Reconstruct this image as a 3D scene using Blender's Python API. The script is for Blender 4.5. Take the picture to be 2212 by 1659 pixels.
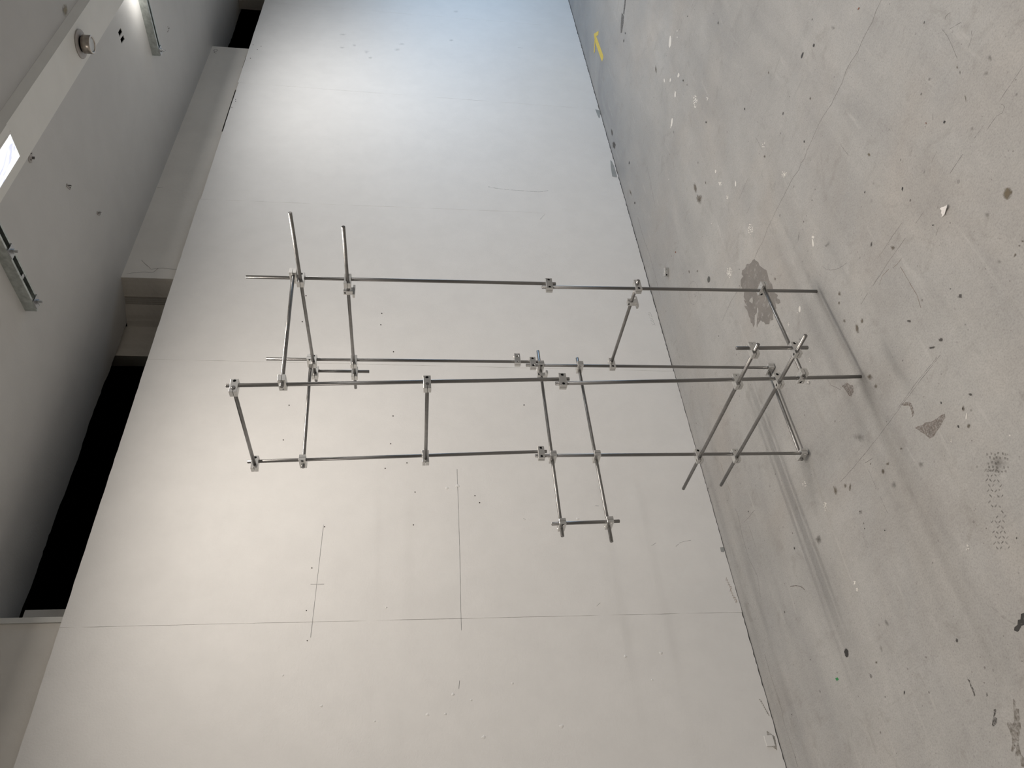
import bpy, bmesh, math, random
from mathutils import Vector, Matrix
random.seed(11)
SC = bpy.context.scene
COL = SC.collection
for o in list(bpy.data.objects): bpy.data.objects.remove(o)

# ---------------------------------------------------------------- camera (phone held sideways, so the picture lies on its side)
cam = bpy.data.cameras.new('camera'); cam_o = bpy.data.objects.new('camera', cam); COL.objects.link(cam_o)
RIGHT = Vector((-0.6462242933, -0.7629568171, 0.0170566334)); DOWN = Vector((-0.1112349852, 0.0720572826, -0.9911783523)); FWD = Vector((0.7549972262, -0.6424209237, -0.1314326640))
m = Matrix.Identity(4)
for r in range(3): m[r][0] = DOWN[r]; m[r][1] = RIGHT[r]; m[r][2] = -FWD[r]
m.translation = Vector((-1.4999384, 1.6824341, 1.2628594)); cam_o.matrix_world = m
cam.sensor_fit = 'HORIZONTAL'; cam.sensor_width = 36.0; cam.lens = 36.0 * 1625.662 / 2212; cam.clip_start = .02; cam.clip_end = 60
SC.camera = cam_o

# ---------------------------------------------------------------- light and exposure
SC.view_settings.view_transform = 'Standard'; SC.view_settings.look = 'None'; SC.view_settings.gamma = 1; SC.view_settings.use_curve_mapping = False
SC.view_settings.exposure = 0.2
w = bpy.data.worlds.new('world'); SC.world = w; w.use_nodes = True
w.node_tree.nodes['Background'].inputs[0].default_value = (.75, .85, 1, 1); w.node_tree.nodes['Background'].inputs[1].default_value = .3
WA = -0.0070391577; WK = 1.13278
NV = Vector((math.cos(WA), -math.sin(WA), 0)); DV = Vector((math.sin(WA), math.cos(WA), 0))
def W3(n, t, z): return NV * n + DV * t + Vector((0, 0, z))          # room frame: n towards the white wall, t along it
def lamp(name, kind, n, t, z, aim, power, colour, **k):
    l = bpy.data.lights.new(name, kind); l.energy = power; l.color = colour
    for a, b in k.items(): setattr(l, a, b)
    o = bpy.data.objects.new(name, l); COL.objects.link(o); o.location = W3(n, t, z)
    o.rotation_euler = (W3(*aim) - W3(n, t, z)).to_track_quat('-Z', 'Y').to_euler()
    o['kind'] = 'helper'; return o
lamp('daylight_doorway', 'AREA', -.6, -7.3, .95, (1.13, -3.0, .25), 11, (.45, .70, 1.0), shape='RECTANGLE', size=1.4, size_y=1.6, spread=math.radians(70))
for t, pw, colr in ((-3.1, 13.5, (1.0, .985, .965)), (.02, 12.6, (1.0, .915, .82)), (3.1, 12.0, (1.0, .915, .82))):          # twin-tube fittings let into the beam, and an added, unseen fill row behind the camera
    for n in (-.026, .038): lamp('beam_tube', 'AREA', n, t, 2.544, (n, t, 0), pw, colr, shape='RECTANGLE', size=.016, size_y=1.16)
    lamp('rear_fill_lamp', 'AREA', -3.2, t, 2.57, (-3.2, t, 0), pw * (1.1 if t > 2 else 2.2), (1.0, .955, .905), shape='RECTANGLE', size=.3, size_y=1.2)
lamp('bay_lamp', 'AREA', .125, -2.42, 2.60, (.135, -2.42, 2.75), .9, (1.0, .97, .92), shape='RECTANGLE', size=.04, size_y=.5)

# ---------------------------------------------------------------- materials
def nodes(name):
    mt = bpy.data.materials.new(name); mt.use_nodes = True
    nt = mt.node_tree; return mt, nt, nt.nodes['Principled BSDF']
def N(nt, typ, **k):
    n = nt.nodes.new(typ)
    for a, b in k.items():
        if a.startswith('_'): n.inputs[a[1:].replace('_', ' ')].default_value = b
        else: setattr(n, a, b)
    return n
def L(nt, a, b): nt.links.new(a, b)
def noise(nt, co, scale, detail=4, rough=.55, dist=0.0, stretch=None):
    if stretch:
        mp = N(nt, 'ShaderNodeMapping'); mp.inputs['Scale'].default_value = stretch[:3]
        if len(stretch) > 3: mp.inputs['Rotation'].default_value = (0, 0, stretch[3])
        L(nt, co, mp.inputs[0]); co = mp.outputs[0]
    n = N(nt, 'ShaderNodeTexNoise'); n.inputs['Scale'].default_value = scale; n.inputs['Detail'].default_value = detail; n.inputs['Roughness'].default_value = rough; n.inputs['Distortion'].default_value = dist
    L(nt, co, n.inputs['Vector']); return n.outputs['Fac']
def ramp(nt, fac, stops):
    r = N(nt, 'ShaderNodeValToRGB'); e = r.color_ramp.elements
    while len(e) < len(stops): e.new(.5)
    for q, (p, c) in zip(e, stops): q.position = p; q.color = (*c, 1) if len(c) == 3 else c
    L(nt, fac, r.inputs[0]); return r.outputs[0]
def mix(nt, fac, a, b, typ='MIX'):
    x = N(nt, 'ShaderNodeMix', data_type='RGBA', blend_type=typ)
    for s, v in ((0, fac), (6, a), (7, b)):
        if isinstance(v, (int, float)): x.inputs[s].default_value = v
        elif isinstance(v, tuple): x.inputs[s].default_value = (*v, 1)
        else: L(nt, v, x.inputs[s])
    return x.outputs[2]
def bump(nt, p, h, strength, dist):
    b = N(nt, 'ShaderNodeBump'); b.inputs['Strength'].default_value = strength; b.inputs['Distance'].default_value = dist
    L(nt, h, b.inputs['Height']); L(nt, b.outputs[0], p.inputs['Normal'])
def plain(name, col, rough=.6, metal=0.0, vary=.06, scale=30.0, bmp=0.0):
    mt, nt, p = nodes(name); co = N(nt, 'ShaderNodeTexCoord').outputs['Object']
    f = noise(nt, co, scale)
    L(nt, ramp(nt, f, [(.3, tuple(c * (1 - vary) for c in col)), (.7, tuple(min(1, c * (1 + vary)) for c in col))]), p.inputs['Base Color'])
    p.inputs['Roughness'].default_value = rough; p.inputs['Metallic'].default_value = metal
    if bmp: bump(nt, p, f, .5, bmp)
    return mt
def wall_paint(name, col, bscale=160, bd=.0011, vary=.025):
    mt, nt, p = nodes(name); co = N(nt, 'ShaderNodeTexCoord').outputs['Object']
    a = noise(nt, co, 1.3, 3); b = noise(nt, co, 9, 4, .6)
    c1 = ramp(nt, a, [(.3, tuple(c * (1 - vary) for c in col)), (.7, tuple(c * (1 + vary * .6) for c in col))])
    c2 = ramp(nt, b, [(.35, (.965, .965, .965)), (.65, (1, 1, 1))])
    L(nt, mix(nt, 1.0, c1, c2, 'MULTIPLY'), p.inputs['Base Color'])
    p.inputs['Roughness'].default_value = .55
    h1 = noise(nt, co, bscale, 2, .5); h2 = noise(nt, co, 14, 5, .6)
    ad = N(nt, 'ShaderNodeMath', operation='MULTIPLY_ADD'); L(nt, h2, ad.inputs[0]); ad.inputs[1].default_value = 1.6; L(nt, h1, ad.inputs[2])
    bump(nt, p, ad.outputs[0], .45, bd); return mt
def decal(name, col, alpha, lo=.35, hi=.6, scale=60., vary=.2, rough=.6, fade=True):
    mt, nt, p = nodes(name); co = N(nt, 'ShaderNodeTexCoord').outputs['Object']
    f = noise(nt, co, scale, 5, .65); g = noise(nt, co, scale * .3, 3)
    L(nt, ramp(nt, g, [(.3, tuple(c * (1 - vary) for c in col)), (.7, tuple(c * (1 + vary) for c in col))]), p.inputs['Base Color'])
    p.inputs['Roughness'].default_value = rough
    mr = N(nt, 'ShaderNodeMapRange'); mr.inputs['To Max'].default_value = alpha; mr.inputs['From Min'].default_value = lo; mr.inputs['From Max'].default_value = hi
    if fade:
        at = N(nt, 'ShaderNodeAttribute', attribute_name='fade'); md = N(nt, 'ShaderNodeMath', operation='MULTIPLY_ADD')
        L(nt, at.outputs['Fac'], md.inputs[0]); md.inputs[1].default_value = .55; sb = N(nt, 'ShaderNodeMath', operation='ADD'); sb.inputs[1].default_value = -.3
        L(nt, f, sb.inputs[0]); L(nt, sb.outputs[0], md.inputs[2]); L(nt, md.outputs[0], mr.inputs['Value'])
    else: L(nt, f, mr.inputs['Value'])
    L(nt, mr.outputs[0], p.inputs['Alpha']); return mt
def floor_mat():
    mt, nt, p = nodes('painted_concrete'); co = N(nt, 'ShaderNodeTexCoord').outputs['Object']
    big = noise(nt, co, .9, 4, .55); mid = noise(nt, co, 5, 5, .6); fine = noise(nt, co, 55, 4, .7)
    streak = noise(nt, co, 6, 4, .6, .6, (1.0, .22, 1, .25))
    tint = noise(nt, co, 1.7, 4, .6, .5)
    c = ramp(nt, big, [(.28, (.355, .347, .334)), (.72, (.425, .417, .404))])
    c = mix(nt, ramp(nt, tint, [(.46, (0, 0, 0)), (.72, (.55, .55, .55))]), c, (.37, .335, .30))
    c = mix(nt, 1.0, c, ramp(nt, mid, [(.3, (.9, .9, .9)), (.7, (1.05, 1.05, 1.05))]), 'MULTIPLY')
    c = mix(nt, 1.0, c, ramp(nt, streak, [(.3, (.9, .9, .91)), (.68, (1.07, 1.07, 1.07))]), 'MULTIPLY')
    c = mix(nt, 1.0, c, ramp(nt, fine, [(.3, (.93, .93, .93)), (.7, (1.04, 1.04, 1.04))]), 'MULTIPLY')
    # scattered dark flecks, where the paint has worn off
    v = N(nt, 'ShaderNodeTexVoronoi'); v.inputs['Scale'].default_value = 42; L(nt, co, v.inputs['Vector'])
    worn = noise(nt, co, 2.1, 5, .6)
    th = N(nt, 'ShaderNodeMapRange'); L(nt, worn, th.inputs['Value']); th.inputs['From Min'].default_value = .5; th.inputs['From Max'].default_value = .75; th.inputs['To Min'].default_value = .05; th.inputs['To Max'].default_value = .22
    lt = N(nt, 'ShaderNodeMath', operation='LESS_THAN'); L(nt, v.outputs['Distance'], lt.inputs[0]); L(nt, th.outputs[0], lt.inputs[1])
    sc = N(nt, 'ShaderNodeMath', operation='MULTIPLY'); L(nt, lt.outputs[0], sc.inputs[0]); L(nt, ramp(nt, noise(nt, co, 160, 2), [(.5, (0, 0, 0)), (.62, (.55, .55, .55))]), sc.inputs[1])
    c = mix(nt, sc.outputs[0], c, (.12, .11, .10))
    # blue-grey tone rising towards the foot of the wall, strongest at the far end
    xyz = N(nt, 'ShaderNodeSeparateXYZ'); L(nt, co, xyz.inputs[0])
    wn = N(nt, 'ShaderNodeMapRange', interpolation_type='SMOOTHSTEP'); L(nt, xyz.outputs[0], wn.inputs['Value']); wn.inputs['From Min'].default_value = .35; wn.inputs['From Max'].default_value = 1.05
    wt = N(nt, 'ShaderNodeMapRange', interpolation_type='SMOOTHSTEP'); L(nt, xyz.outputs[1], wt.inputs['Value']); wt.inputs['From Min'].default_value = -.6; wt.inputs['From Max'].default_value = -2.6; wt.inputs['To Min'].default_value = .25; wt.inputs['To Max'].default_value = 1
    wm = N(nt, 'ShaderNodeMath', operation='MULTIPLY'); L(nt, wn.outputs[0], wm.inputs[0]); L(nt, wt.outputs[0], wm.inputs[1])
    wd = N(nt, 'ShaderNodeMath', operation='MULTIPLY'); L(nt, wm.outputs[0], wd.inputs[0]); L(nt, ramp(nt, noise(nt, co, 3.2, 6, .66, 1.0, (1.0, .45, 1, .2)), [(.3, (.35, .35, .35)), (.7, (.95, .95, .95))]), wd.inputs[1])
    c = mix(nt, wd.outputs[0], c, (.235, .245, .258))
    grit = noise(nt, co, 210, 4, .8)
    c = mix(nt, 1.0, c, ramp(nt, grit, [(.28, (.72, .72, .72)), (.5, (1, 1, 1)), (.75, (1.14, 1.14, 1.14))]), 'MULTIPLY')
    smut = noise(nt, co, 11, 6, .68, .8)
    c = mix(nt, ramp(nt, smut, [(.56, (0, 0, 0)), (.74, (.42, .42, .42))]), c, (.20, .185, .165))
    wipe = noise(nt, co, 34, 5, .7, .3, (1.0, .10, 1, .32))
    c = mix(nt, ramp(nt, wipe, [(.60, (0, 0, 0)), (.74, (.42, .42, .42))]), c, (.52, .51, .49))
    wipe2 = noise(nt, co, 30, 5, .7, .3, (.12, 1.0, 1, -.3))
    c = mix(nt, ramp(nt, wipe2, [(.60, (0, 0, 0)), (.76, (.42, .42, .42))]), c, (.24, .23, .215))
    for sc_, lim, dk in ((17, .10, (.09, .085, .08)), (46, .16, (.14, .13, .12)), (95, .16, (.17, .16, .15))):
        v2 = N(nt, 'ShaderNodeTexVoronoi'); v2.inputs['Scale'].default_value = sc_; L(nt, co, v2.inputs['Vector'])
        sp = N(nt, 'ShaderNodeSeparateColor'); L(nt, v2.outputs['Color'], sp.inputs[0])
        pw = N(nt, 'ShaderNodeMath', operation='POWER'); L(nt, sp.outputs[0], pw.inputs[0]); pw.inputs[1].default_value = 5
        ml = N(nt, 'ShaderNodeMath', operation='MULTIPLY'); L(nt, pw.outputs[0], ml.inputs[0]); ml.inputs[1].default_value = lim
        l2 = N(nt, 'ShaderNodeMath', operation='LESS_THAN'); L(nt, v2.outputs['Distance'], l2.inputs[0]); L(nt, ml.outputs[0], l2.inputs[1])
        op = N(nt, 'ShaderNodeMath', operation='MULTIPLY'); L(nt, l2.outputs[0], op.inputs[0]); L(nt, sp.outputs[1], op.inputs[1])
        c = mix(nt, op.outputs[0], c, dk)
    L(nt, c, p.inputs['Base Color'])
    L(nt, ramp(nt, mid, [(.3, (.42, .42, .42)), (.7, (.6, .6, .6))]), p.inputs['Roughness'])
    ad = N(nt, 'ShaderNodeMath', operation='MULTIPLY_ADD'); L(nt, streak, ad.inputs[0]); ad.inputs[1].default_value = 2; L(nt, fine, ad.inputs[2])
    bump(nt, p, ad.outputs[0], .25, .0012); return mt
def metal(name, col, rough, scale, stretch, var=.12):
    mt, nt, p = nodes(name); co = N(nt, 'ShaderNodeTexCoord').outputs['Object']
    f = noise(nt, co, scale, 4, .6, 0, stretch)
    L(nt, ramp(nt, f, [(.3, tuple(c * (1 - var) for c in col)), (.7, tuple(min(1, c * (1 + var)) for c in col))]), p.inputs['Base Color'])
    r = N(nt, 'ShaderNodeMapRange'); L(nt, f, r.inputs['Value']); r.inputs['To Min'].default_value = rough * .8; r.inputs['To Max'].default_value = rough * 1.2
    L(nt, r.outputs[0], p.inputs['Roughness']); p.inputs['Metallic'].default_value = 1.0; return mt
M = dict(
    wall=wall_paint('white_wall_paint', (.80, .787, .768)), ceil=wall_paint('ceiling_paint', (.55, .545, .53), 120, .0008, .05), band=wall_paint('old_plaster_paint', (.80, .765, .71), 60, .0012, .08),
    band2=wall_paint('grey_brown_plaster', (.60, .56, .50), 40, .0025, .12), band3=wall_paint('bare_mortar', (.40, .37, .33), 40, .004, .2),
    near=wall_paint('near_ceiling_paint', (.49, .482, .465), 120, .0008, .04), beam=wall_paint('beam_paint', (.74, .735, .70), 150, .0005, .03), shell=plain('room_grey', (.40, .39, .38)), dark=plain('cavity_shade_black', (.006, .006, .006), .95, 0, .3, 6),
    floor=floor_mat(), steel=metal('brushed_steel_rod', (.255, .25, .245), .30, 90, (1, 1, .06)), alu=metal('clear_anodised_aluminium', (.66, .655, .64), .34, 120, (1, 1, 1), .05),
    screw=plain('black_oxide_screw', (.02, .02, .022), .4, .8), edge=plain('cut_gypsum_edge', (.75, .74, .72), .8),
    zinc=metal('galvanised_steel', (.50, .53, .51), .38, 45, (1, 1, 1), .22), zincb=metal('bright_zinc', (.50, .51, .52), .3, 60, (1, 1, 1), .1), brass=metal('dull_nickel_pipe', (.40, .36, .32), .32, 70, (1, 1, 1), .15),
    plate=plain('painted_flange', (.40, .375, .355), .5, 0, .08), grey_glass=plain('frosted_disc', (.44, .45, .44), .35), tape=plain('yellow_tape', (.62, .48, .06), .5, 0, .12, 90), paper=plain('white_paint_skin', (.78, .75, .73), .7, 0, .08, 120, .001), brownrim=plain('torn_paper_edge', (.38, .27, .18), .8),
    grime=decal('worn_patch', (.235, .215, .20), .62, .22, .5, 45, .15, .5, False), grime2=decal('rough_bare_patch', (.20, .165, .145), .85, .33, .66, 200, .25, .75, False), bare=plain('floor_paint_remnant', (.36, .35, .33)),
    haze=decal('faint_smudge', (.17, .16, .145), .42, .25, .75, 70), haze2=decal('brown_smudge', (.13, .105, .075), .7, .2, .62, 120), tar=decal('tar_mark', (.035, .033, .032), .97, .1, .3, 150), tar2=decal('worn_tar_mark', (.07, .064, .06), .88, .2, .5, 170),
    spot=plain('dark_grey_spot', (.085, .085, .078), .5, 0, .1), olive=decal('oil_stain', (.16, .125, .075), .8, .15, .5, 100), green=plain('green_paint', (.02, .20, .06), .5, 0, .2), rust=decal('rust_mark', (.22, .075, .03), .85, .15, .4, 120), white=plain('white_paint_drop', (.72, .70, .66), .5, 0, .06),
    crack=plain('crack_line', (.10, .095, .085), .9), scuff=decal('scuff_line', (.15, .145, .135), .6, .3, .55, 90, .2, .6, False), pencil=plain('pencil_line', (.13, .13, .13), .6), brown=decal('brown_line', (.17, .115, .07), .8, .3, .5, 150, .2, .6, False),
    wsmudge=decal('wall_smudge', (.52, .52, .53), .30, .25, .8, 40), ystain=decal('damp_stain', (.27, .23, .15), .7, .2, .65, 90), bcrack=plain('plaster_crack', (.22, .20, .18), .9), dull=plain('dull_dark_zinc', (.16, .155, .15), .5, .6), hole=plain('nail_hole', (.05, .04, .035), .9), patch=plain('grey_primer_patch', (.33, .34, .33), .6, 0, .08), wscuff=decal('wall_scuff', (.42, .42, .41), .7, .3, .6, 90, .1, .6, False), wscuff2=decal('wall_hatch', (.36, .33, .29), .75, .3, .6, 120, .1, .6, False), brownscuff=decal('wall_brown_hatch', (.4, .3, .22), .75, .3, .6, 120, .1, .6, False),
)
def emis():
    mt, nt, p = nodes('lit_diffuser'); co = N(nt, 'ShaderNodeTexCoord').outputs['Object']
    f = noise(nt, co, 14, 3, .6, 1.2, (1, .35, 1, .5)); c = ramp(nt, f, [(.40, (.42, .45, .62)), (.47, (.93, .95, 1)), (.7, (1, 1, 1))])
    L(nt, c, p.inputs['Emission Color']); p.inputs['Emission Strength'].default_value = 1.15; p.inputs['Base Color'].default_value = (.7, .7, .75, 1); return mt
M['diff'] = emis()

# ---------------------------------------------------------------- mesh helpers
def link(name, me, mat=None, parent=None, kind=None):
    o = bpy.data.objects.new(name, me); COL.objects.link(o)
    if mat and me is not None and not me.materials: me.materials.append(mat)
    if parent: o.parent = parent
    if kind: o['kind'] = kind
    return o
def obj(name, bm, mat, parent=None, kind=None, smooth=False):
    bmesh.ops.recalc_face_normals(bm, faces=bm.faces)
    me = bpy.data.meshes.new(name); bm.to_mesh(me); bm.free()
    if smooth:
        for p in me.polygons: p.use_smooth = True
    return link(name, me, mat, parent, kind)
def thing(name, label, cat, loc=(0, 0, 0), group=None):
    o = bpy.data.objects.new(name, None); COL.objects.link(o); o.location = loc; o.empty_display_size = .1
    o['label'] = label; o['category'] = cat
    if group: o['group'] = group
    return o
def tag(o, label, cat, group=None):
    o['label'] = label; o['category'] = cat
    if group: o['group'] = group
    return o
def prism(bm, base, up):                # polygon (list of Vectors) extruded by a vector
    a = [bm.verts.new(v) for v in base]; b = [bm.verts.new(v + up) for v in base]; k = len(a)
    bm.faces.new(a[::-1]); bm.faces.new(b)
    for i in range(k): bm.faces.new((a[i], a[(i + 1) % k], b[(i + 1) % k], b[i]))
def rbox(bm, n0, n1, t0, t1, z0, z1):   # box in the room frame
    prism(bm, [W3(n0, t0, z0), W3(n1, t0, z0), W3(n1, t1, z0), W3(n0, t1, z0)], Vector((0, 0, z1 - z0)))
def lbox(bm, x0, x1, y0, y1, z0, z1):
    prism(bm, [Vector((x0, y0, z0)), Vector((x1, y0, z0)), Vector((x1, y1, z0)), Vector((x0, y1, z0))], Vector((0, 0, z1 - z0)))
def cyl(bm, a, b, r, seg=20, ch=0.0):   # capped cylinder from a to b with chamfered ends
    a = Vector(a); b = Vector(b); ax = (b - a).normalized(); u = ax.orthogonal().normalized(); v = ax.cross(u)
    st = [(a, r - ch), (a + ax * ch, r), (b - ax * ch, r), (b, r - ch)] if ch else [(a, r), (b, r)]
    rings = [[bm.verts.new(p + (u * math.cos(2 * math.pi * i / seg) + v * math.sin(2 * math.pi * i / seg)) * q) for i in range(seg)] for p, q in st]
    bm.faces.new(rings[0][::-1]); bm.faces.new(rings[-1]); sides = []
    for x, y in zip(rings, rings[1:]):
        for i in range(seg): sides.append(bm.faces.new((x[i], x[(i + 1) % seg], y[(i + 1) % seg], y[i])))
    for f in sides: f.smooth = True
def boolean(me, cutter_bm):             # subtract; returns a new mesh
    a = bpy.data.objects.new('a', me); c = bpy.data.meshes.new('c'); bmesh.ops.recalc_face_normals(cutter_bm, faces=cutter_bm.faces); cutter_bm.to_mesh(c); cutter_bm.free()
    b = bpy.data.objects.new('b', c); COL.objects.link(a); COL.objects.link(b)
    md = a.modifiers.new('d', 'BOOLEAN'); md.object = b; md.solver = 'EXACT'; md.operation = 'DIFFERENCE'; md.use_self = True
    dg = bpy.context.evaluated_depsgraph_get(); dg.update()
    out = bpy.data.meshes.new_from_object(a.evaluated_get(dg)); bpy.data.objects.remove(a); bpy.data.objects.remove(b)
    return out
def mesh_of(bm):
    bmesh.ops.recalc_face_normals(bm, faces=bm.faces)
    me = bpy.data.meshes.new('m'); bm.to_mesh(me); bm.free(); return me
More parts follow.
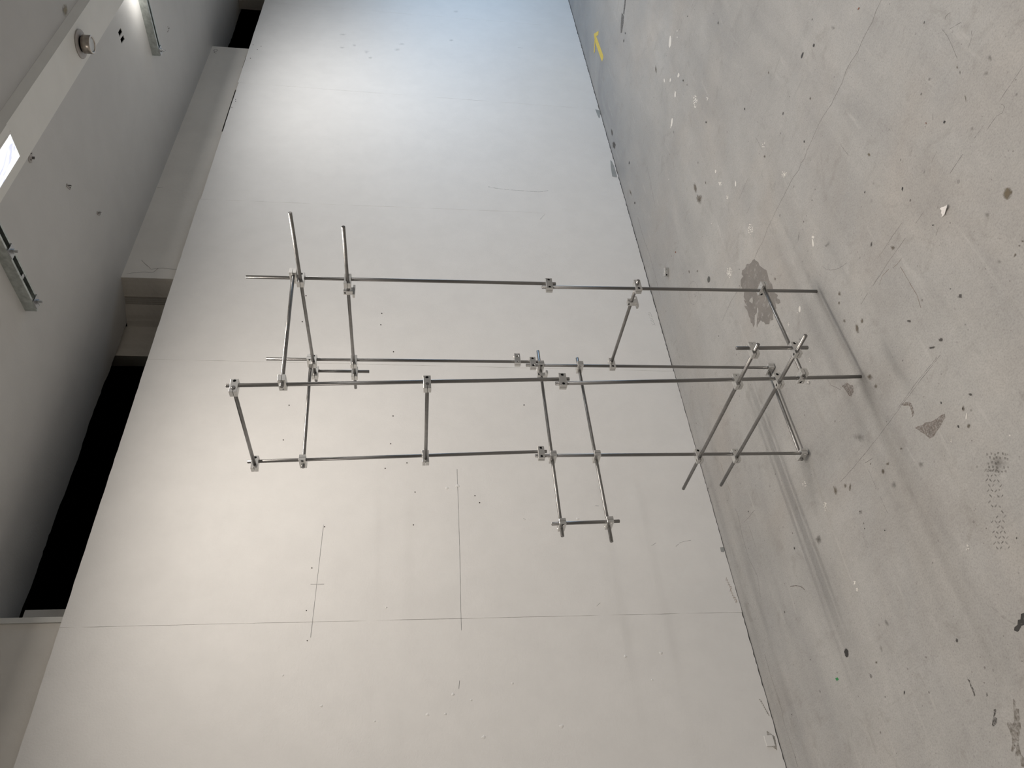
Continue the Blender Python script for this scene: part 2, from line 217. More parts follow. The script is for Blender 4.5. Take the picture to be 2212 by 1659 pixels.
# marks measured on the floor and on the wall, in 0.1 mm (n, t) or (t, z)
FLOOR_SPOTS=[('haze','stain',-2663,8438,-183,222,211,103,22,12),('spot','dark_spot',5642,-6947,-103,121,101,97,18,3),('tar','dark_spot',5527,9406,-116,36,52,116,18,8),('olive','stain',-6583,4110,-60,130,116,67,18,8),('green','paint_spot',6485,9820,-90,32,30,37,10,25),('white','paint_spot',1517,-20253,-86,192,192,184,10,22),('white','paint_spot',3901,-16740,-72,129,156,124,10,22),('white','paint_spot',4107,-16700,-32,58,88,64,10,22),('white','paint_spot',1975,-17708,-62,132,103,58,10,22),('white','paint_spot',2797,-17421,-59,117,119,95,10,22),('white','paint_spot',2714,-18665,-44,93,85,48,10,22),('white','paint_spot',3190,-19525,-43,76,51,117,10,22),('white','paint_spot',882,-19393,-27,60,27,32,10,22),('white','paint_spot',688,-19642,-20,46,36,20,10,22),('white','paint_spot',1431,-7881,-36,55,89,87,10,22),('white','paint_spot',2272,-10014,-34,57,57,39,10,22),('white','paint_spot',3566,-7952,-22,28,8,13,10,22),('white','paint_spot',3947,-8620,-22,30,10,11,10,22),('white','paint_spot',5963,-14859,-30,43,14,23,10,22),('white','paint_spot',1083,-341,-41,45,71,78,10,22),('white','paint_spot',1280,-361,-18,19,9,10,10,22),('white','paint_spot',-821,-1387,-30,34,70,128,10,22),('white','paint_spot',-944,-1529,-51,61,27,41,10,22),('white','paint_spot',1083,-341,-44,45,61,89,10,22),('white','paint_spot',-2586,7055,-12,12,65,57,10,22),('white','paint_spot',-3319,8155,-13,11,11,12,10,22),('white','paint_fleck',1694,-14325,-17,26,7,38,6,30),('white','paint_fleck',1508,-14377,-14,33,18,-1,6,30),('white','paint_fleck',1525,-14598,-29,59,20,12,6,30),('white','paint_fleck',1754,-14331,-22,50,34,3,6,30),('white','paint_fleck',1742,-14527,-18,26,3,25,6,30),('white','paint_fleck',1783,-14503,-14,23,13,30,6,30),('white','paint_fleck',1818,-14498,-23,41,12,17,6,30),('white','paint_fleck',1606,-14653,-29,60,12,5,6,30),('white','paint_fleck',1609,-14607,-27,53,15,14,6,30),('white','paint_fleck',1609,-14561,-18,27,11,44,6,30),('white','paint_fleck',1457,-14807,-32,54,10,21,6,30),('white','paint_fleck',1721,-14840,-14,29,27,7,6,30),('white','paint_fleck',1599,-14605,-33,55,7,17,6,30),('white','paint_fleck',1621,-14918,-20,37,22,24,6,30),('white','paint_fleck',1736,-14546,-18,28,4,21,6,30),('white','paint_fleck',1517,-14901,-13,32,16,-1,6,30),('white','paint_fleck',1685,-14769,-16,34,24,5,6,30),('white','paint_fleck',1736,-14706,-16,23,4,52,6,30),('white','paint_fleck',1758,-14815,-13,31,30,-1,6,30),('white','paint_fleck',1598,-14889,-16,25,6,32,6,30),('white','paint_fleck',1523,-14625,-18,41,33,5,6,30),('white','paint_fleck',1530,-14474,-23,41,17,24,6,30),('white','paint_fleck',1747,-14513,-13,31,23,-2,6,30),('white','paint_fleck',1498,-14467,-25,36,4,30,6,30),('white','paint_fleck',1795,-14441,-27,56,19,6,6,30),('white','paint_fleck',1474,-14749,-27,46,14,31,6,30),('white','paint_fleck',1569,-14734,-21,42,24,13,6,30),('white','paint_fleck',1828,-14459,-29,39,3,41,6,30),('white','paint_fleck',1663,-14733,-23,50,22,5,6,30),('white','paint_fleck',1578,-14887,-18,38,23,10,6,30),('white','paint_fleck',1513,-14646,-27,55,26,15,6,30),('white','paint_fleck',1474,-14402,-24,38,8,34,6,30),('white','paint_fleck',1419,-14664,-21,42,23,11,6,30),('white','paint_fleck',1575,-14690,-27,53,20,13,6,30),('white','paint_fleck',1782,-14684,-26,53,23,11,6,30),('white','paint_fleck',1595,-14510,-23,37,9,35,6,30),('white','paint_fleck',1547,-14831,-15,24,8,30,6,30),('white','paint_fleck',1609,-14511,-21,31,5,22,6,30),('white','paint_fleck',1571,-14421,-20,37,19,16,6,30),('white','paint_fleck',1783,-14376,-14,23,9,26,6,30),('white','paint_fleck',1686,-14626,-32,45,3,34,6,30),('white','paint_fleck',1626,-14683,-23,44,15,14,6,30),('white','paint_fleck',1474,-14446,-20,39,23,17,6,30),('white','paint_fleck',1697,-14603,-20,47,27,-1,6,30),('white','paint_fleck',1505,-14459,-21,30,4,52,6,30),('white','paint_fleck',791,-13271,-22,42,11,9,6,30),('white','paint_fleck',752,-13344,-21,34,8,20,6,30),('white','paint_fleck',759,-13312,-27,54,23,20,6,30),('white','paint_fleck',860,-13301,-22,37,10,24,6,30),('white','paint_fleck',755,-13298,-18,27,6,31,6,30),('white','paint_fleck',802,-13448,-15,34,26,7,6,30),('white','paint_fleck',760,-13285,-15,32,28,9,6,30),('white','paint_fleck',824,-13332,-15,26,15,38,6,30),('white','paint_fleck',807,-13452,-22,45,21,9,6,30),('white','paint_fleck',2285,-9066,-23,30,12,28,6,30),('white','paint_fleck',2365,-9170,-23,39,20,10,6,30),('white','paint_fleck',2317,-9209,-17,32,26,3,6,30),('white','paint_fleck',2238,-9150,-16,23,18,30,6,30),('white','paint_fleck',2357,-9312,-24,45,27,4,6,30),('white','paint_fleck',2371,-9220,-35,46,8,21,6,30),('white','paint_fleck',2293,-9188,-34,47,17,27,6,30),('white','paint_fleck',2375,-9157,-35,51,11,15,6,30),('white','paint_fleck',2358,-9287,-22,34,13,12,6,30),('white','paint_fleck',2294,-9192,-18,31,30,12,6,30),('white','paint_fleck',2311,-9203,-24,48,41,1,6,30),('white','paint_fleck',2307,-9206,-32,50,15,11,6,30),('white','paint_fleck',2175,-8084,-12,22,18,3,6,30),('white','paint_fleck',2241,-8055,-19,28,11,9,6,30),('white','paint_fleck',2223,-8106,-20,22,2,18,6,30),('white','paint_fleck',2259,-8221,-29,39,8,13,6,30),('white','paint_fleck',2288,-8111,-21,28,15,29,6,30),('white','paint_fleck',2204,-8051,-15,21,15,19,6,30),('white','paint_fleck',2179,-8108,-23,33,12,12,6,30),('white','paint_fleck',2281,-8077,-23,27,5,17,6,30),('white','paint_fleck',2301,-8140,-14,23,20,15,6,30),('white','paint_fleck',2216,-8049,-14,20,10,9,6,30),('white','paint_fleck',1850,-5204,-15,23,14,6,6,30),('white','paint_fleck',1620,-5189,-9,15,13,2,6,30),('white','paint_fleck',1703,-5487,-11,16,20,14,6,30),('white','paint_fleck',1668,-5407,-21,22,5,17,6,30),('white','paint_fleck',1883,-5345,-17,16,4,19,6,30),('white','paint_fleck',1572,-5428,-19,30,16,5,6,30),('white','paint_fleck',1836,-5552,-19,23,11,21,6,30),('white','paint_fleck',1722,-5349,-11,18,11,3,6,30),('white','paint_fleck',1881,-5543,-9,14,17,5,6,30),('white','paint_fleck',1741,-5551,-18,19,3,14,6,30),('white','paint_fleck',1747,-5238,-17,17,7,28,6,30),('white','paint_fleck',1797,-5303,-13,14,5,16,6,30),('white','paint_fleck',1751,-5408,-19,32,16,3,6,30),('white','paint_fleck',1673,-5580,-19,19,5,31,6,30),('white','paint_fleck',1707,-5509,-21,23,6,26,6,30),('white','paint_fleck',1738,-5359,-13,17,6,10,6,30),('white','paint_fleck',1629,-5289,-15,17,7,18,6,30),('white','paint_fleck',1626,-5551,-11,17,11,8,6,30),('white','paint_fleck',1573,-5287,-17,16,3,34,6,30),('white','paint_fleck',1646,-5161,-15,20,7,7,6,30),('white','paint_fleck',1614,-5253,-16,16,2,15,6,30),('white','paint_fleck',1588,-5346,-24,28,4,12,6,30),('white','paint_fleck',1666,-5239,-11,14,8,13,6,30),('white','paint_fleck',1761,-5368,-12,12,7,30,6,30),('white','paint_fleck',1818,-5511,-18,21,5,11,6,30),('white','paint_fleck',1704,-5195,-20,32,19,7,6,30),('white','paint_fleck',1738,-5365,-17,23,12,12,6,30),('white','paint_fleck',1893,-5402,-22,25,10,25,6,30),('white','paint_fleck',1908,-5511,-15,16,5,12,6,30),('white','paint_fleck',1675,-5153,-23,24,4,18,6,30),('white','paint_fleck',1699,-5269,-11,15,11,12,6,30),('white','paint_fleck',1755,-5350,-22,23,3,13,6,30),('white','paint_fleck',1827,-5313,-13,14,7,17,6,30),('white','paint_fleck',1626,-5510,-20,32,18,9,6,30),('white','paint_fleck',1778,-5549,-18,30,21,3,6,30),('white','paint_fleck',1632,-5553,-15,18,11,22,6,30),('white','paint_fleck',1728,-5331,-12,17,11,8,6,30),('white','paint_fleck',1762,-5360,-22,22,3,25,6,30),('white','paint_fleck',1697,-5310,-13,21,24,5,6,30),('white','paint_fleck',1741,-5500,-17,20,8,16,6,30),('white','paint_fleck',1621,-5225,-24,24,4,27,6,30),('white','paint_fleck',1775,-5468,-17,29,17,4,6,30),('white','paint_fleck',1678,-5417,-15,19,14,21,6,30),('white','paint_fleck',1856,-5457,-21,27,16,18,6,30),('white','paint_fleck',1593,-5261,-12,15,12,20,6,30),('white','paint_fleck',1624,-5134,-10,13,12,15,6,30),('white','paint_fleck',1606,-5367,-14,15,4,16,6,30),('white','paint_fleck',1780,-5526,-22,25,7,13,6,30),('white','paint_fleck',4159,-5374,-26,31,19,15,6,30),('white','paint_fleck',4099,-5560,-29,24,1,25,6,30),('white','paint_fleck',4039,-5480,-26,25,7,29,6,30),('white','paint_fleck',3942,-5592,-23,29,19,16,6,30),('white','paint_fleck',3932,-5594,-12,15,14,13,6,30),('white','paint_fleck',4060,-5409,-18,18,5,11,6,30),('white','paint_fleck',4170,-5563,-20,30,20,2,6,30),('white','paint_fleck',3851,-5609,-23,27,15,16,6,30),('white','paint_fleck',3935,-5594,-22,26,14,17,6,30),('white','paint_fleck',4067,-5514,-14,16,12,11,6,30),('white','paint_fleck',3916,-5666,-18,19,10,28,6,30),('white','paint_fleck',4012,-5582,-20,31,24,3,6,30),('white','paint_fleck',3859,-5494,-25,31,17,15,6,30),('white','paint_fleck',4087,-5399,-23,34,16,3,6,30),('white','paint_fleck',4106,-5676,-13,13,4,21,6,30),('white','paint_fleck',4023,-5775,-28,31,11,19,6,30),('white','paint_fleck',3991,-5335,-22,24,11,22,6,30),('white','paint_fleck',3946,-5524,-17,21,11,10,6,30),('white','paint_fleck',3957,-5520,-24,23,7,26,6,30),('white','paint_fleck',3954,-5366,-24,32,22,13,6,30),('white','paint_fleck',4161,-5594,-23,23,10,27,6,30),('white','paint_fleck',4151,-5448,-31,26,1,18,6,30),('white','paint_fleck',4002,-5358,-24,22,3,16,6,30),('white','paint_fleck',4085,-5739,-25,23,3,30,6,30),('white','paint_fleck',4198,-5704,-25,35,16,5,6,30),('white','paint_fleck',4033,-5783,-14,20,22,8,6,30),('white','paint_fleck',4079,-5584,-16,15,2,17,6,30),('white','paint_fleck',4037,-5354,-13,17,20,11,6,30),('white','paint_fleck',3865,-5603,-20,31,29,5,6,30),('white','paint_fleck',4060,-5794,-15,14,2,16,6,30),('white','paint_fleck',4075,-5422,-18,24,20,10,6,30),('white','paint_fleck',3983,-5393,-23,21,3,21,6,30),('white','paint_fleck',4068,-5684,-19,30,21,3,6,30),('white','paint_fleck',3988,-5513,-26,26,9,23,6,30),('white','paint_fleck',4005,-5375,-15,23,25,5,6,30),('white','paint_fleck',4134,-5557,-18,26,21,9,6,30),('white','paint_fleck',4076,-5662,-17,21,17,19,6,30),('white','paint_fleck',3958,-5398,-17,15,3,28,6,30),('white','paint_fleck',4069,-5506,-20,23,18,20,6,30),('white','paint_fleck',4240,-5580,-12,17,16,6,6,30),('white','paint_fleck',3889,-5368,-19,19,3,12,6,30),('white','paint_fleck',4145,-5624,-23,22,3,13,6,30),('white','paint_fleck',3914,-5437,-21,21,5,13,6,30),('white','paint_fleck',3870,-5426,-21,23,6,10,6,30),('white','paint_fleck',3934,-5618,-21,27,21,16,6,30),('white','paint_fleck',4033,-5575,-13,14,13,21,6,30),('white','paint_fleck',3841,-5521,-22,34,19,2,6,30),('white','paint_fleck',3903,-5688,-15,17,13,21,6,30),('white','paint_fleck',3840,-5376,-16,17,7,19,6,30),('white','paint_fleck',4123,-5618,-25,24,3,15,6,30),('white','paint_fleck',4073,-5571,-16,23,27,7,6,30),('white','paint_fleck',4037,-5520,-25,31,20,18,6,30),('white','paint_fleck',4025,-5433,-29,26,2,35,6,30),('white','paint_fleck',4062,-5402,-17,19,11,22,6,30),('white','paint_fleck',3981,-5583,-20,25,22,14,6,30),('white','paint_fleck',-1137,-4692,-17,24,8,16,6,30),('white','paint_fleck',-1036,-4850,-20,31,10,10,6,30),('white','paint_fleck',-1068,-4690,-17,25,8,10,6,30),('white','paint_fleck',-1124,-4748,-18,26,11,13,6,30),('white','paint_fleck',-1087,-4900,-10,11,4,24,6,30),('white','paint_fleck',-1054,-4776,-9,13,9,12,6,30),('white','paint_fleck',-1118,-4898,-11,20,15,9,6,30),('white','paint_fleck',-1246,-4627,-22,26,5,17,6,30),('white','paint_fleck',-1150,-4717,-14,21,14,17,6,30),('white','paint_fleck',-998,-4808,-11,20,17,7,6,30),('white','paint_fleck',-1132,-4649,-16,19,7,21,6,30),('white','paint_fleck',-1099,-4766,-11,13,5,19,6,30),('white','paint_fleck',-1177,-4677,-10,19,19,11,6,30),('white','paint_fleck',-1053,-4675,-15,25,12,10,6,30),('white','paint_fleck',-1092,-4700,-16,31,16,5,6,30),('white','paint_fleck',-1118,-4695,-9,14,15,15,6,30),('white','paint_fleck',-1138,-4715,-16,29,16,5,6,30),('white','paint_fleck',-1187,-4610,-10,15,16,14,6,30),('white','paint_fleck',-1106,-4815,-23,25,3,16,6,30),('white','paint_fleck',-1127,-4776,-9,15,13,10,6,30),('white','paint_fleck',-1228,-4681,-8,15,18,7,6,30),('white','paint_fleck',-1149,-4591,-13,14,2,20,6,30),('white','paint_fleck',-1172,-4794,-22,25,5,21,6,30),('white','paint_fleck',-1102,-4688,-22,25,4,17,6,30),('white','paint_fleck',-1095,-4748,-13,22,15,12,6,30),('white','paint_fleck',-1119,-4695,-14,22,13,18,6,30),('white','paint_fleck',1930,-496,-10,10,7,9,6,30),('white','paint_fleck',1940,-487,-15,14,9,14,6,30),('white','paint_fleck',1884,-491,-12,10,4,9,6,30),('white','paint_fleck',1969,-432,-11,12,12,10,6,30),('white','paint_fleck',1915,-450,-19,14,2,14,6,30),('white','paint_fleck',1914,-502,-12,17,9,3,6,30),('white','paint_fleck',1960,-442,-17,16,6,9,6,30),('white','paint_fleck',1936,-445,-9,8,9,15,6,30),('white','paint_fleck',2160,1936,-15,17,16,5,6,30),('white','paint_fleck',2117,1896,-22,17,8,12,6,30),('white','paint_fleck',2178,1945,-24,15,4,19,6,30),('white','paint_fleck',2228,1884,-31,19,5,22,6,30),('white','paint_fleck',2159,1923,-17,21,15,4,6,30),('white','paint_fleck',2202,1897,-14,17,24,8,6,30),('white','paint_fleck',2203,1929,-22,18,15,26,6,30),('white','paint_fleck',2179,1863,-19,15,18,20,6,30),('white','paint_fleck',2174,1951,-29,24,12,17,6,30),('white','paint_fleck',3826,8022,-18,12,14,10,6,30),('white','paint_fleck',3889,8040,-26,9,5,20,6,30),('white','paint_fleck',3879,8052,-19,15,14,6,6,30),('white','paint_fleck',3865,8033,-13,8,14,13,6,30),('white','paint_fleck',3851,8015,-23,12,9,9,6,30),('white','paint_fleck',3885,8037,-13,5,5,22,6,30),('white','paint_fleck',3852,8001,-22,11,14,17,6,30),('white','paint_fleck',3815,8012,-15,10,16,9,6,30),('white','paint_fleck',3861,8044,-20,7,5,26,6,30),('white','paint_fleck',3875,7981,-20,15,12,6,6,30),('white','paint_fleck',3912,8039,-20,14,18,10,6,30),('white','paint_fleck',3872,8207,-22,14,17,13,6,30),('white','paint_fleck',3892,8193,-16,4,1,18,6,30),('white','paint_fleck',3838,8206,-26,13,8,9,6,30),('white','paint_fleck',3889,8224,-14,9,27,15,6,30),('white','paint_fleck',3895,8263,-22,12,13,11,6,30),('white','paint_fleck',3883,8247,-12,6,15,16,6,30),('white','paint_fleck',3856,8206,-18,10,14,10,6,30),('white','paint_fleck',3915,8235,-23,14,15,12,6,30),('white','paint_fleck',3856,8246,-28,8,2,13,6,30),('white','paint_fleck',3831,8254,-14,6,10,14,6,30),('white','paint_fleck',3845,8214,-19,11,10,6,6,30),('white','paint_fleck',3848,8205,-25,15,17,14,6,30),('white','paint_fleck',-772,9381,-6,6,21,10,6,30),('white','paint_fleck',-707,9423,-12,6,5,8,6,30),('white','paint_fleck',-721,9433,-8,4,7,13,6,30),('white','paint_fleck',-742,9369,-7,6,21,12,6,30),('white','paint_fleck',-727,9379,-12,6,8,12,6,30),('white','paint_fleck',-742,9434,-13,10,17,10,6,30),('white','paint_fleck',-739,9346,-14,11,18,13,6,30),('white','paint_fleck',-656,9416,-13,9,16,13,6,30),('white','paint_fleck',-688,9408,-11,6,9,8,6,30),('white','paint_fleck',3767,5488,-19,10,10,19,6,30),('white','paint_fleck',3786,5610,-16,8,5,10,6,30),('white','paint_fleck',3777,5548,-18,6,0,11,6,30),('white','paint_fleck',3864,5440,-19,17,15,7,6,30),('white','paint_fleck',3793,5562,-10,6,8,7,6,30),('white','paint_fleck',3743,5456,-18,16,17,7,6,30),('white','paint_fleck',3815,5448,-13,7,9,12,6,30),('white','paint_fleck',3754,5496,-16,6,3,21,6,30),('white','paint_fleck',3833,5495,-21,9,3,18,6,30),('white','paint_fleck',3758,5457,-13,11,20,13,6,30),('white','paint_fleck',3900,5596,-13,5,3,17,6,30),('white','paint_fleck',3793,5409,-19,12,7,8,6,30),('white','paint_fleck',3872,5507,-12,7,8,11,6,30),('white','paint_fleck',3770,5607,-14,7,2,14,6,30),('white','paint_fleck',3918,5614,-15,8,5,9,6,30),('white','paint_fleck',3777,5531,-14,11,10,8,6,30),('white','paint_fleck',3833,5521,-21,15,12,9,6,30),('white','paint_fleck',3913,5508,-12,6,4,12,6,30),('white','paint_fleck',3894,5625,-17,10,10,11,6,30),('white','paint_fleck',3713,5484,-16,11,14,13,6,30),('white','paint_fleck',3883,5538,-11,9,16,8,6,30),('white','paint_fleck',3870,5576,-20,9,5,17,6,30),('white','paint_fleck',3904,5515,-10,7,10,6,6,30),('white','paint_fleck',3779,5524,-12,7,7,17,6,30),('white','paint_fleck',3802,5511,-18,9,5,10,6,30),('white','paint_fleck',3769,5443,-22,15,16,15,6,30),('white','paint_fleck',4393,4303,-18,13,11,10,6,30),('white','paint_fleck',4392,4399,-14,13,23,9,6,30),('white','paint_fleck',4365,4330,-26,13,5,26,6,30),('white','paint_fleck',4385,4251,-19,10,4,14,6,30),('white','paint_fleck',4542,4291,-17,13,10,10,6,30),('white','paint_fleck',4516,4284,-19,9,1,16,6,30),('white','paint_fleck',4358,4282,-15,10,12,12,6,30),('white','paint_fleck',4525,4246,-25,14,6,13,6,30),('white','paint_fleck',4444,4278,-26,17,7,8,6,30),('white','paint_fleck',4478,4350,-10,10,15,5,6,30),('white','paint_fleck',4398,4289,-19,9,2,10,6,30),('white','paint_fleck',4446,4398,-17,8,2,14,6,30),('white','paint_fleck',4388,4405,-20,17,23,12,6,30),('white','paint_fleck',4397,4286,-15,7,1,14,6,30),('white','paint_fleck',-891,-6818,-16,23,5,11,6,30),('white','paint_fleck',-993,-6908,-15,32,22,5,6,30),('white','paint_fleck',-872,-7009,-19,22,3,21,6,30),('white','paint_fleck',-863,-6881,-12,16,5,14,6,30),('white','paint_fleck',-805,-6957,-14,27,20,11,6,30),('white','paint_fleck',-885,-7001,-14,24,12,9,6,30),('white','paint_fleck',-990,-6904,-14,17,3,18,6,30),('white','paint_fleck',-887,-6987,-10,14,6,18,6,30),('white','paint_fleck',-877,-6837,-15,28,13,7,6,30),('white','paint_fleck',-1826,7236,-5,4,8,7,6,30),('white','paint_fleck',-1848,7184,-9,8,8,7,6,30),('white','paint_fleck',-1845,7218,-8,4,3,10,6,30),('white','paint_fleck',-1847,7188,-6,7,8,6,6,30),('white','paint_fleck',-1812,7215,-9,5,5,10,6,30),('white','paint_fleck',-1818,7217,-8,5,4,11,6,30),('white','paint_fleck',-1804,7190,-5,5,6,3,6,30),('white','paint_fleck',1659,1447,-14,11,4,10,6,30),('white','paint_fleck',1702,1449,-23,19,5,10,6,30),('white','paint_fleck',1683,1344,-10,8,5,12,6,30),('white','paint_fleck',1649,1409,-13,12,10,14,6,30),('white','paint_fleck',1698,1468,-19,18,11,12,6,30),('white','paint_fleck',1645,1352,-18,17,7,8,6,30),('tar2','spot',5026,-28899,-64,142,44,59,12,20),('tar2','spot',5480,-28873,-64,145,90,59,12,20),('tar','spot',-1846,-14781,-19,46,43,33,12,20),('tar','spot',-410,-18745,-22,59,29,11,12,20),('tar','spot',1809,-16876,-35,68,32,41,12,20),('haze','spot',1667,-16205,-63,119,49,64,12,20),('tar2','spot',1520,-12644,-41,81,52,23,12,20),('tar','spot',-898,-9472,-25,42,28,51,12,20),('haze2','spot',3506,-21313,-72,133,123,302,12,20),('haze2','spot',-2777,-8634,-28,56,37,46,12,20),('haze2','spot',-684,-6516,-56,87,43,54,12,20),('haze','spot',3168,-12029,-72,111,48,61,12,20),('tar','spot',9470,-21707,-50,79,63,57,12,20),('haze','spot',4076,-16097,-66,110,65,83,12,20),('tar','spot',-4314,-6782,-20,59,105,18,12,20),('tar','spot',-4884,-6313,-20,56,48,22,12,20),('rust','spot',-6724,-4693,-6,47,48,-19,12,20),('tar','spot',-6522,1129,-12,39,34,11,12,20),('haze','spot',-6917,2083,-32,54,44,53,12,20),('haze2','spot',-3684,-5162,-28,51,40,50,12,20),('haze','spot',-7939,1517,-10,93,74,-8,12,20),('haze','spot',-8079,2685,-16,57,41,17,12,20),('haze','spot',-8216,1344,-42,50,37,112,12,20),('haze','spot',-6918,-193,-18,60,55,16,12,20),('olive','spot',-4315,-936,-37,57,35,42,12,20),('tar2','spot',-7548,705,-6,14,39,37,12,20),('haze2','spot',-7250,1349,-10,15,53,95,12,20),('haze2','spot',-7580,522,-18,34,26,31,12,20),('tar2','spot',-7739,-1494,-7,18,37,29,12,20),('tar','spot',-2582,-4415,-19,31,27,33,12,20),('rust','spot',-6155,552,-11,18,20,25,12,20),('haze','spot',-5757,-5613,-59,133,55,67,12,20),('tar2','spot',-2774,1113,-21,35,68,40,12,20),('tar','spot',-3522,-282,-13,23,24,16,12,20),('tar','spot',-4563,1045,-14,23,40,37,12,20),('tar2','spot',-4212,4773,-59,63,35,42,12,20),('tar2','spot',-2552,3922,-53,54,27,32,12,20),('tar2','spot',-3100,5121,-42,76,52,15,12,20),('tar2','spot',-2749,5044,-102,76,14,30,12,20),('haze2','spot',-499,1827,-54,55,36,44,12,20),('haze2','spot',-1115,2465,-54,55,50,62,12,20),('haze2','spot',-816,2446,-72,58,69,165,12,20),('haze','spot',-5503,5068,-55,65,37,45,12,20),('haze','spot',-5934,3989,-73,98,49,59,12,20),('haze2','spot',-3316,1920,-76,92,43,53,12,20),('tar','spot',-4688,2741,-19,25,12,14,12,20),('haze2','spot',-6069,5230,-25,31,20,25,12,20),('haze2','spot',-5872,5290,-13,33,46,14,12,20),('haze2','spot',-6180,5227,-25,31,20,25,12,20),('tar2','spot',-1656,-2493,-18,29,28,19,12,20),('haze2','spot',-823,1008,-54,59,45,55,12,20),('haze2','spot',-643,1212,-39,42,37,45,12,20),('haze','spot',-375,-2249,-40,60,171,120,12,20),('haze','spot',-1343,-659,-58,136,151,-6,12,20),('tar','spot',-4100,4409,-17,19,8,10,12,20),('tar2','spot',-2994,6754,-36,60,35,12,12,20),('haze2','spot',-2624,6865,-39,27,56,87,12,20),('tar','spot',-2603,6848,-13,10,19,23,12,20),('tar','spot',-2231,7083,-22,10,8,36,12,20),('haze2','spot',-2512,7277,-90,10,-11,60,12,20),('haze2','spot',-232,6273,-46,33,24,30,12,20),('haze2','spot',787,6309,-75,37,33,92,12,20),('haze2','spot',2525,5622,-64,42,44,54,12,20),('haze2','spot',2342,5785,-53,37,77,79,12,20),('haze2','spot',3057,5447,-93,46,48,154,12,20),('haze2','spot',-430,4314,-65,56,45,55,12,20),('haze2','spot',-389,3939,-99,54,14,98,12,20),('haze','spot',2178,1943,-89,77,57,69,12,20),('tar','spot',-2139,6293,-15,10,15,27,12,20),('haze2','spot',487,6254,-68,47,28,36,12,20),('haze','spot',-598,7020,-98,68,48,58,12,20),('haze','spot',2343,6618,-97,58,53,65,12,20),('tar2','spot',2365,6580,-27,16,15,19,12,20),('haze','spot',620,6845,-97,63,71,87,12,20),('haze','spot',1058,4957,-245,182,96,118,12,20),('haze','spot',-2789,7045,-36,29,31,37,12,20),('haze2','spot',4289,10141,-61,23,26,31,12,20),('tar2','spot',950,10887,-46,13,22,47,12,20),('tar','spot',6312,5606,-26,11,12,47,12,20),('tar','spot',1707,7569,-20,11,11,13,12,20),('tar','spot',2472,7074,-17,11,18,17,12,20),('haze','spot',3836,9921,-58,15,37,114,12,20),('haze','spot',3200,9506,-94,15,-11,138,12,20),('tar','spot',3614,11172,-20,9,37,31,12,20),('tar2','spot',4483,10992,-19,4,10,24,12,20),('haze','spot',4809,6116,-164,92,105,129,12,20),('tar2','spot',7605,8820,-32,12,15,18,12,20),('tar2','spot',-2100,9923,-12,11,28,18,12,20),('tar','spot',8515,2871,-32,15,3,34,12,20),('tar','spot',6305,5610,-26,10,7,44,12,20),('haze2','spot',11243,77,-77,50,22,28,12,20),('haze','spot',4787,6114,-161,75,60,140,12,20),('haze2','spot',6975,-8988,-58,63,43,91,12,20),('haze2','spot',6296,-8233,-80,92,35,45,12,20),('haze2','spot',3216,-10568,-46,63,44,87,12,20),('haze2','spot',4102,-11467,-142,174,74,334,12,20),('haze2','spot',4119,-10631,-245,321,109,222,12,20),('tar2','spot',10248,-18821,-81,111,54,70,12,20),('rust','spot',7591,-11136,-54,65,38,49,12,20),('haze2','spot',1602,-2409,-33,37,37,46,12,20),('tar','spot',3322,-4921,-26,29,10,13,12,20),('tar','spot',3732,-4405,-25,29,11,13,12,20),('haze2','spot',1603,-2394,-25,31,32,27,12,20),('haze2','spot',10397,-20014,-108,131,10,306,12,20),('tar2','spot',10521,-26804,-132,205,83,335,12,20),('tar2','spot',10737,-25670,-232,356,115,298,12,20),('tar2','spot',9887,9775,-33,11,17,21,12,20)]
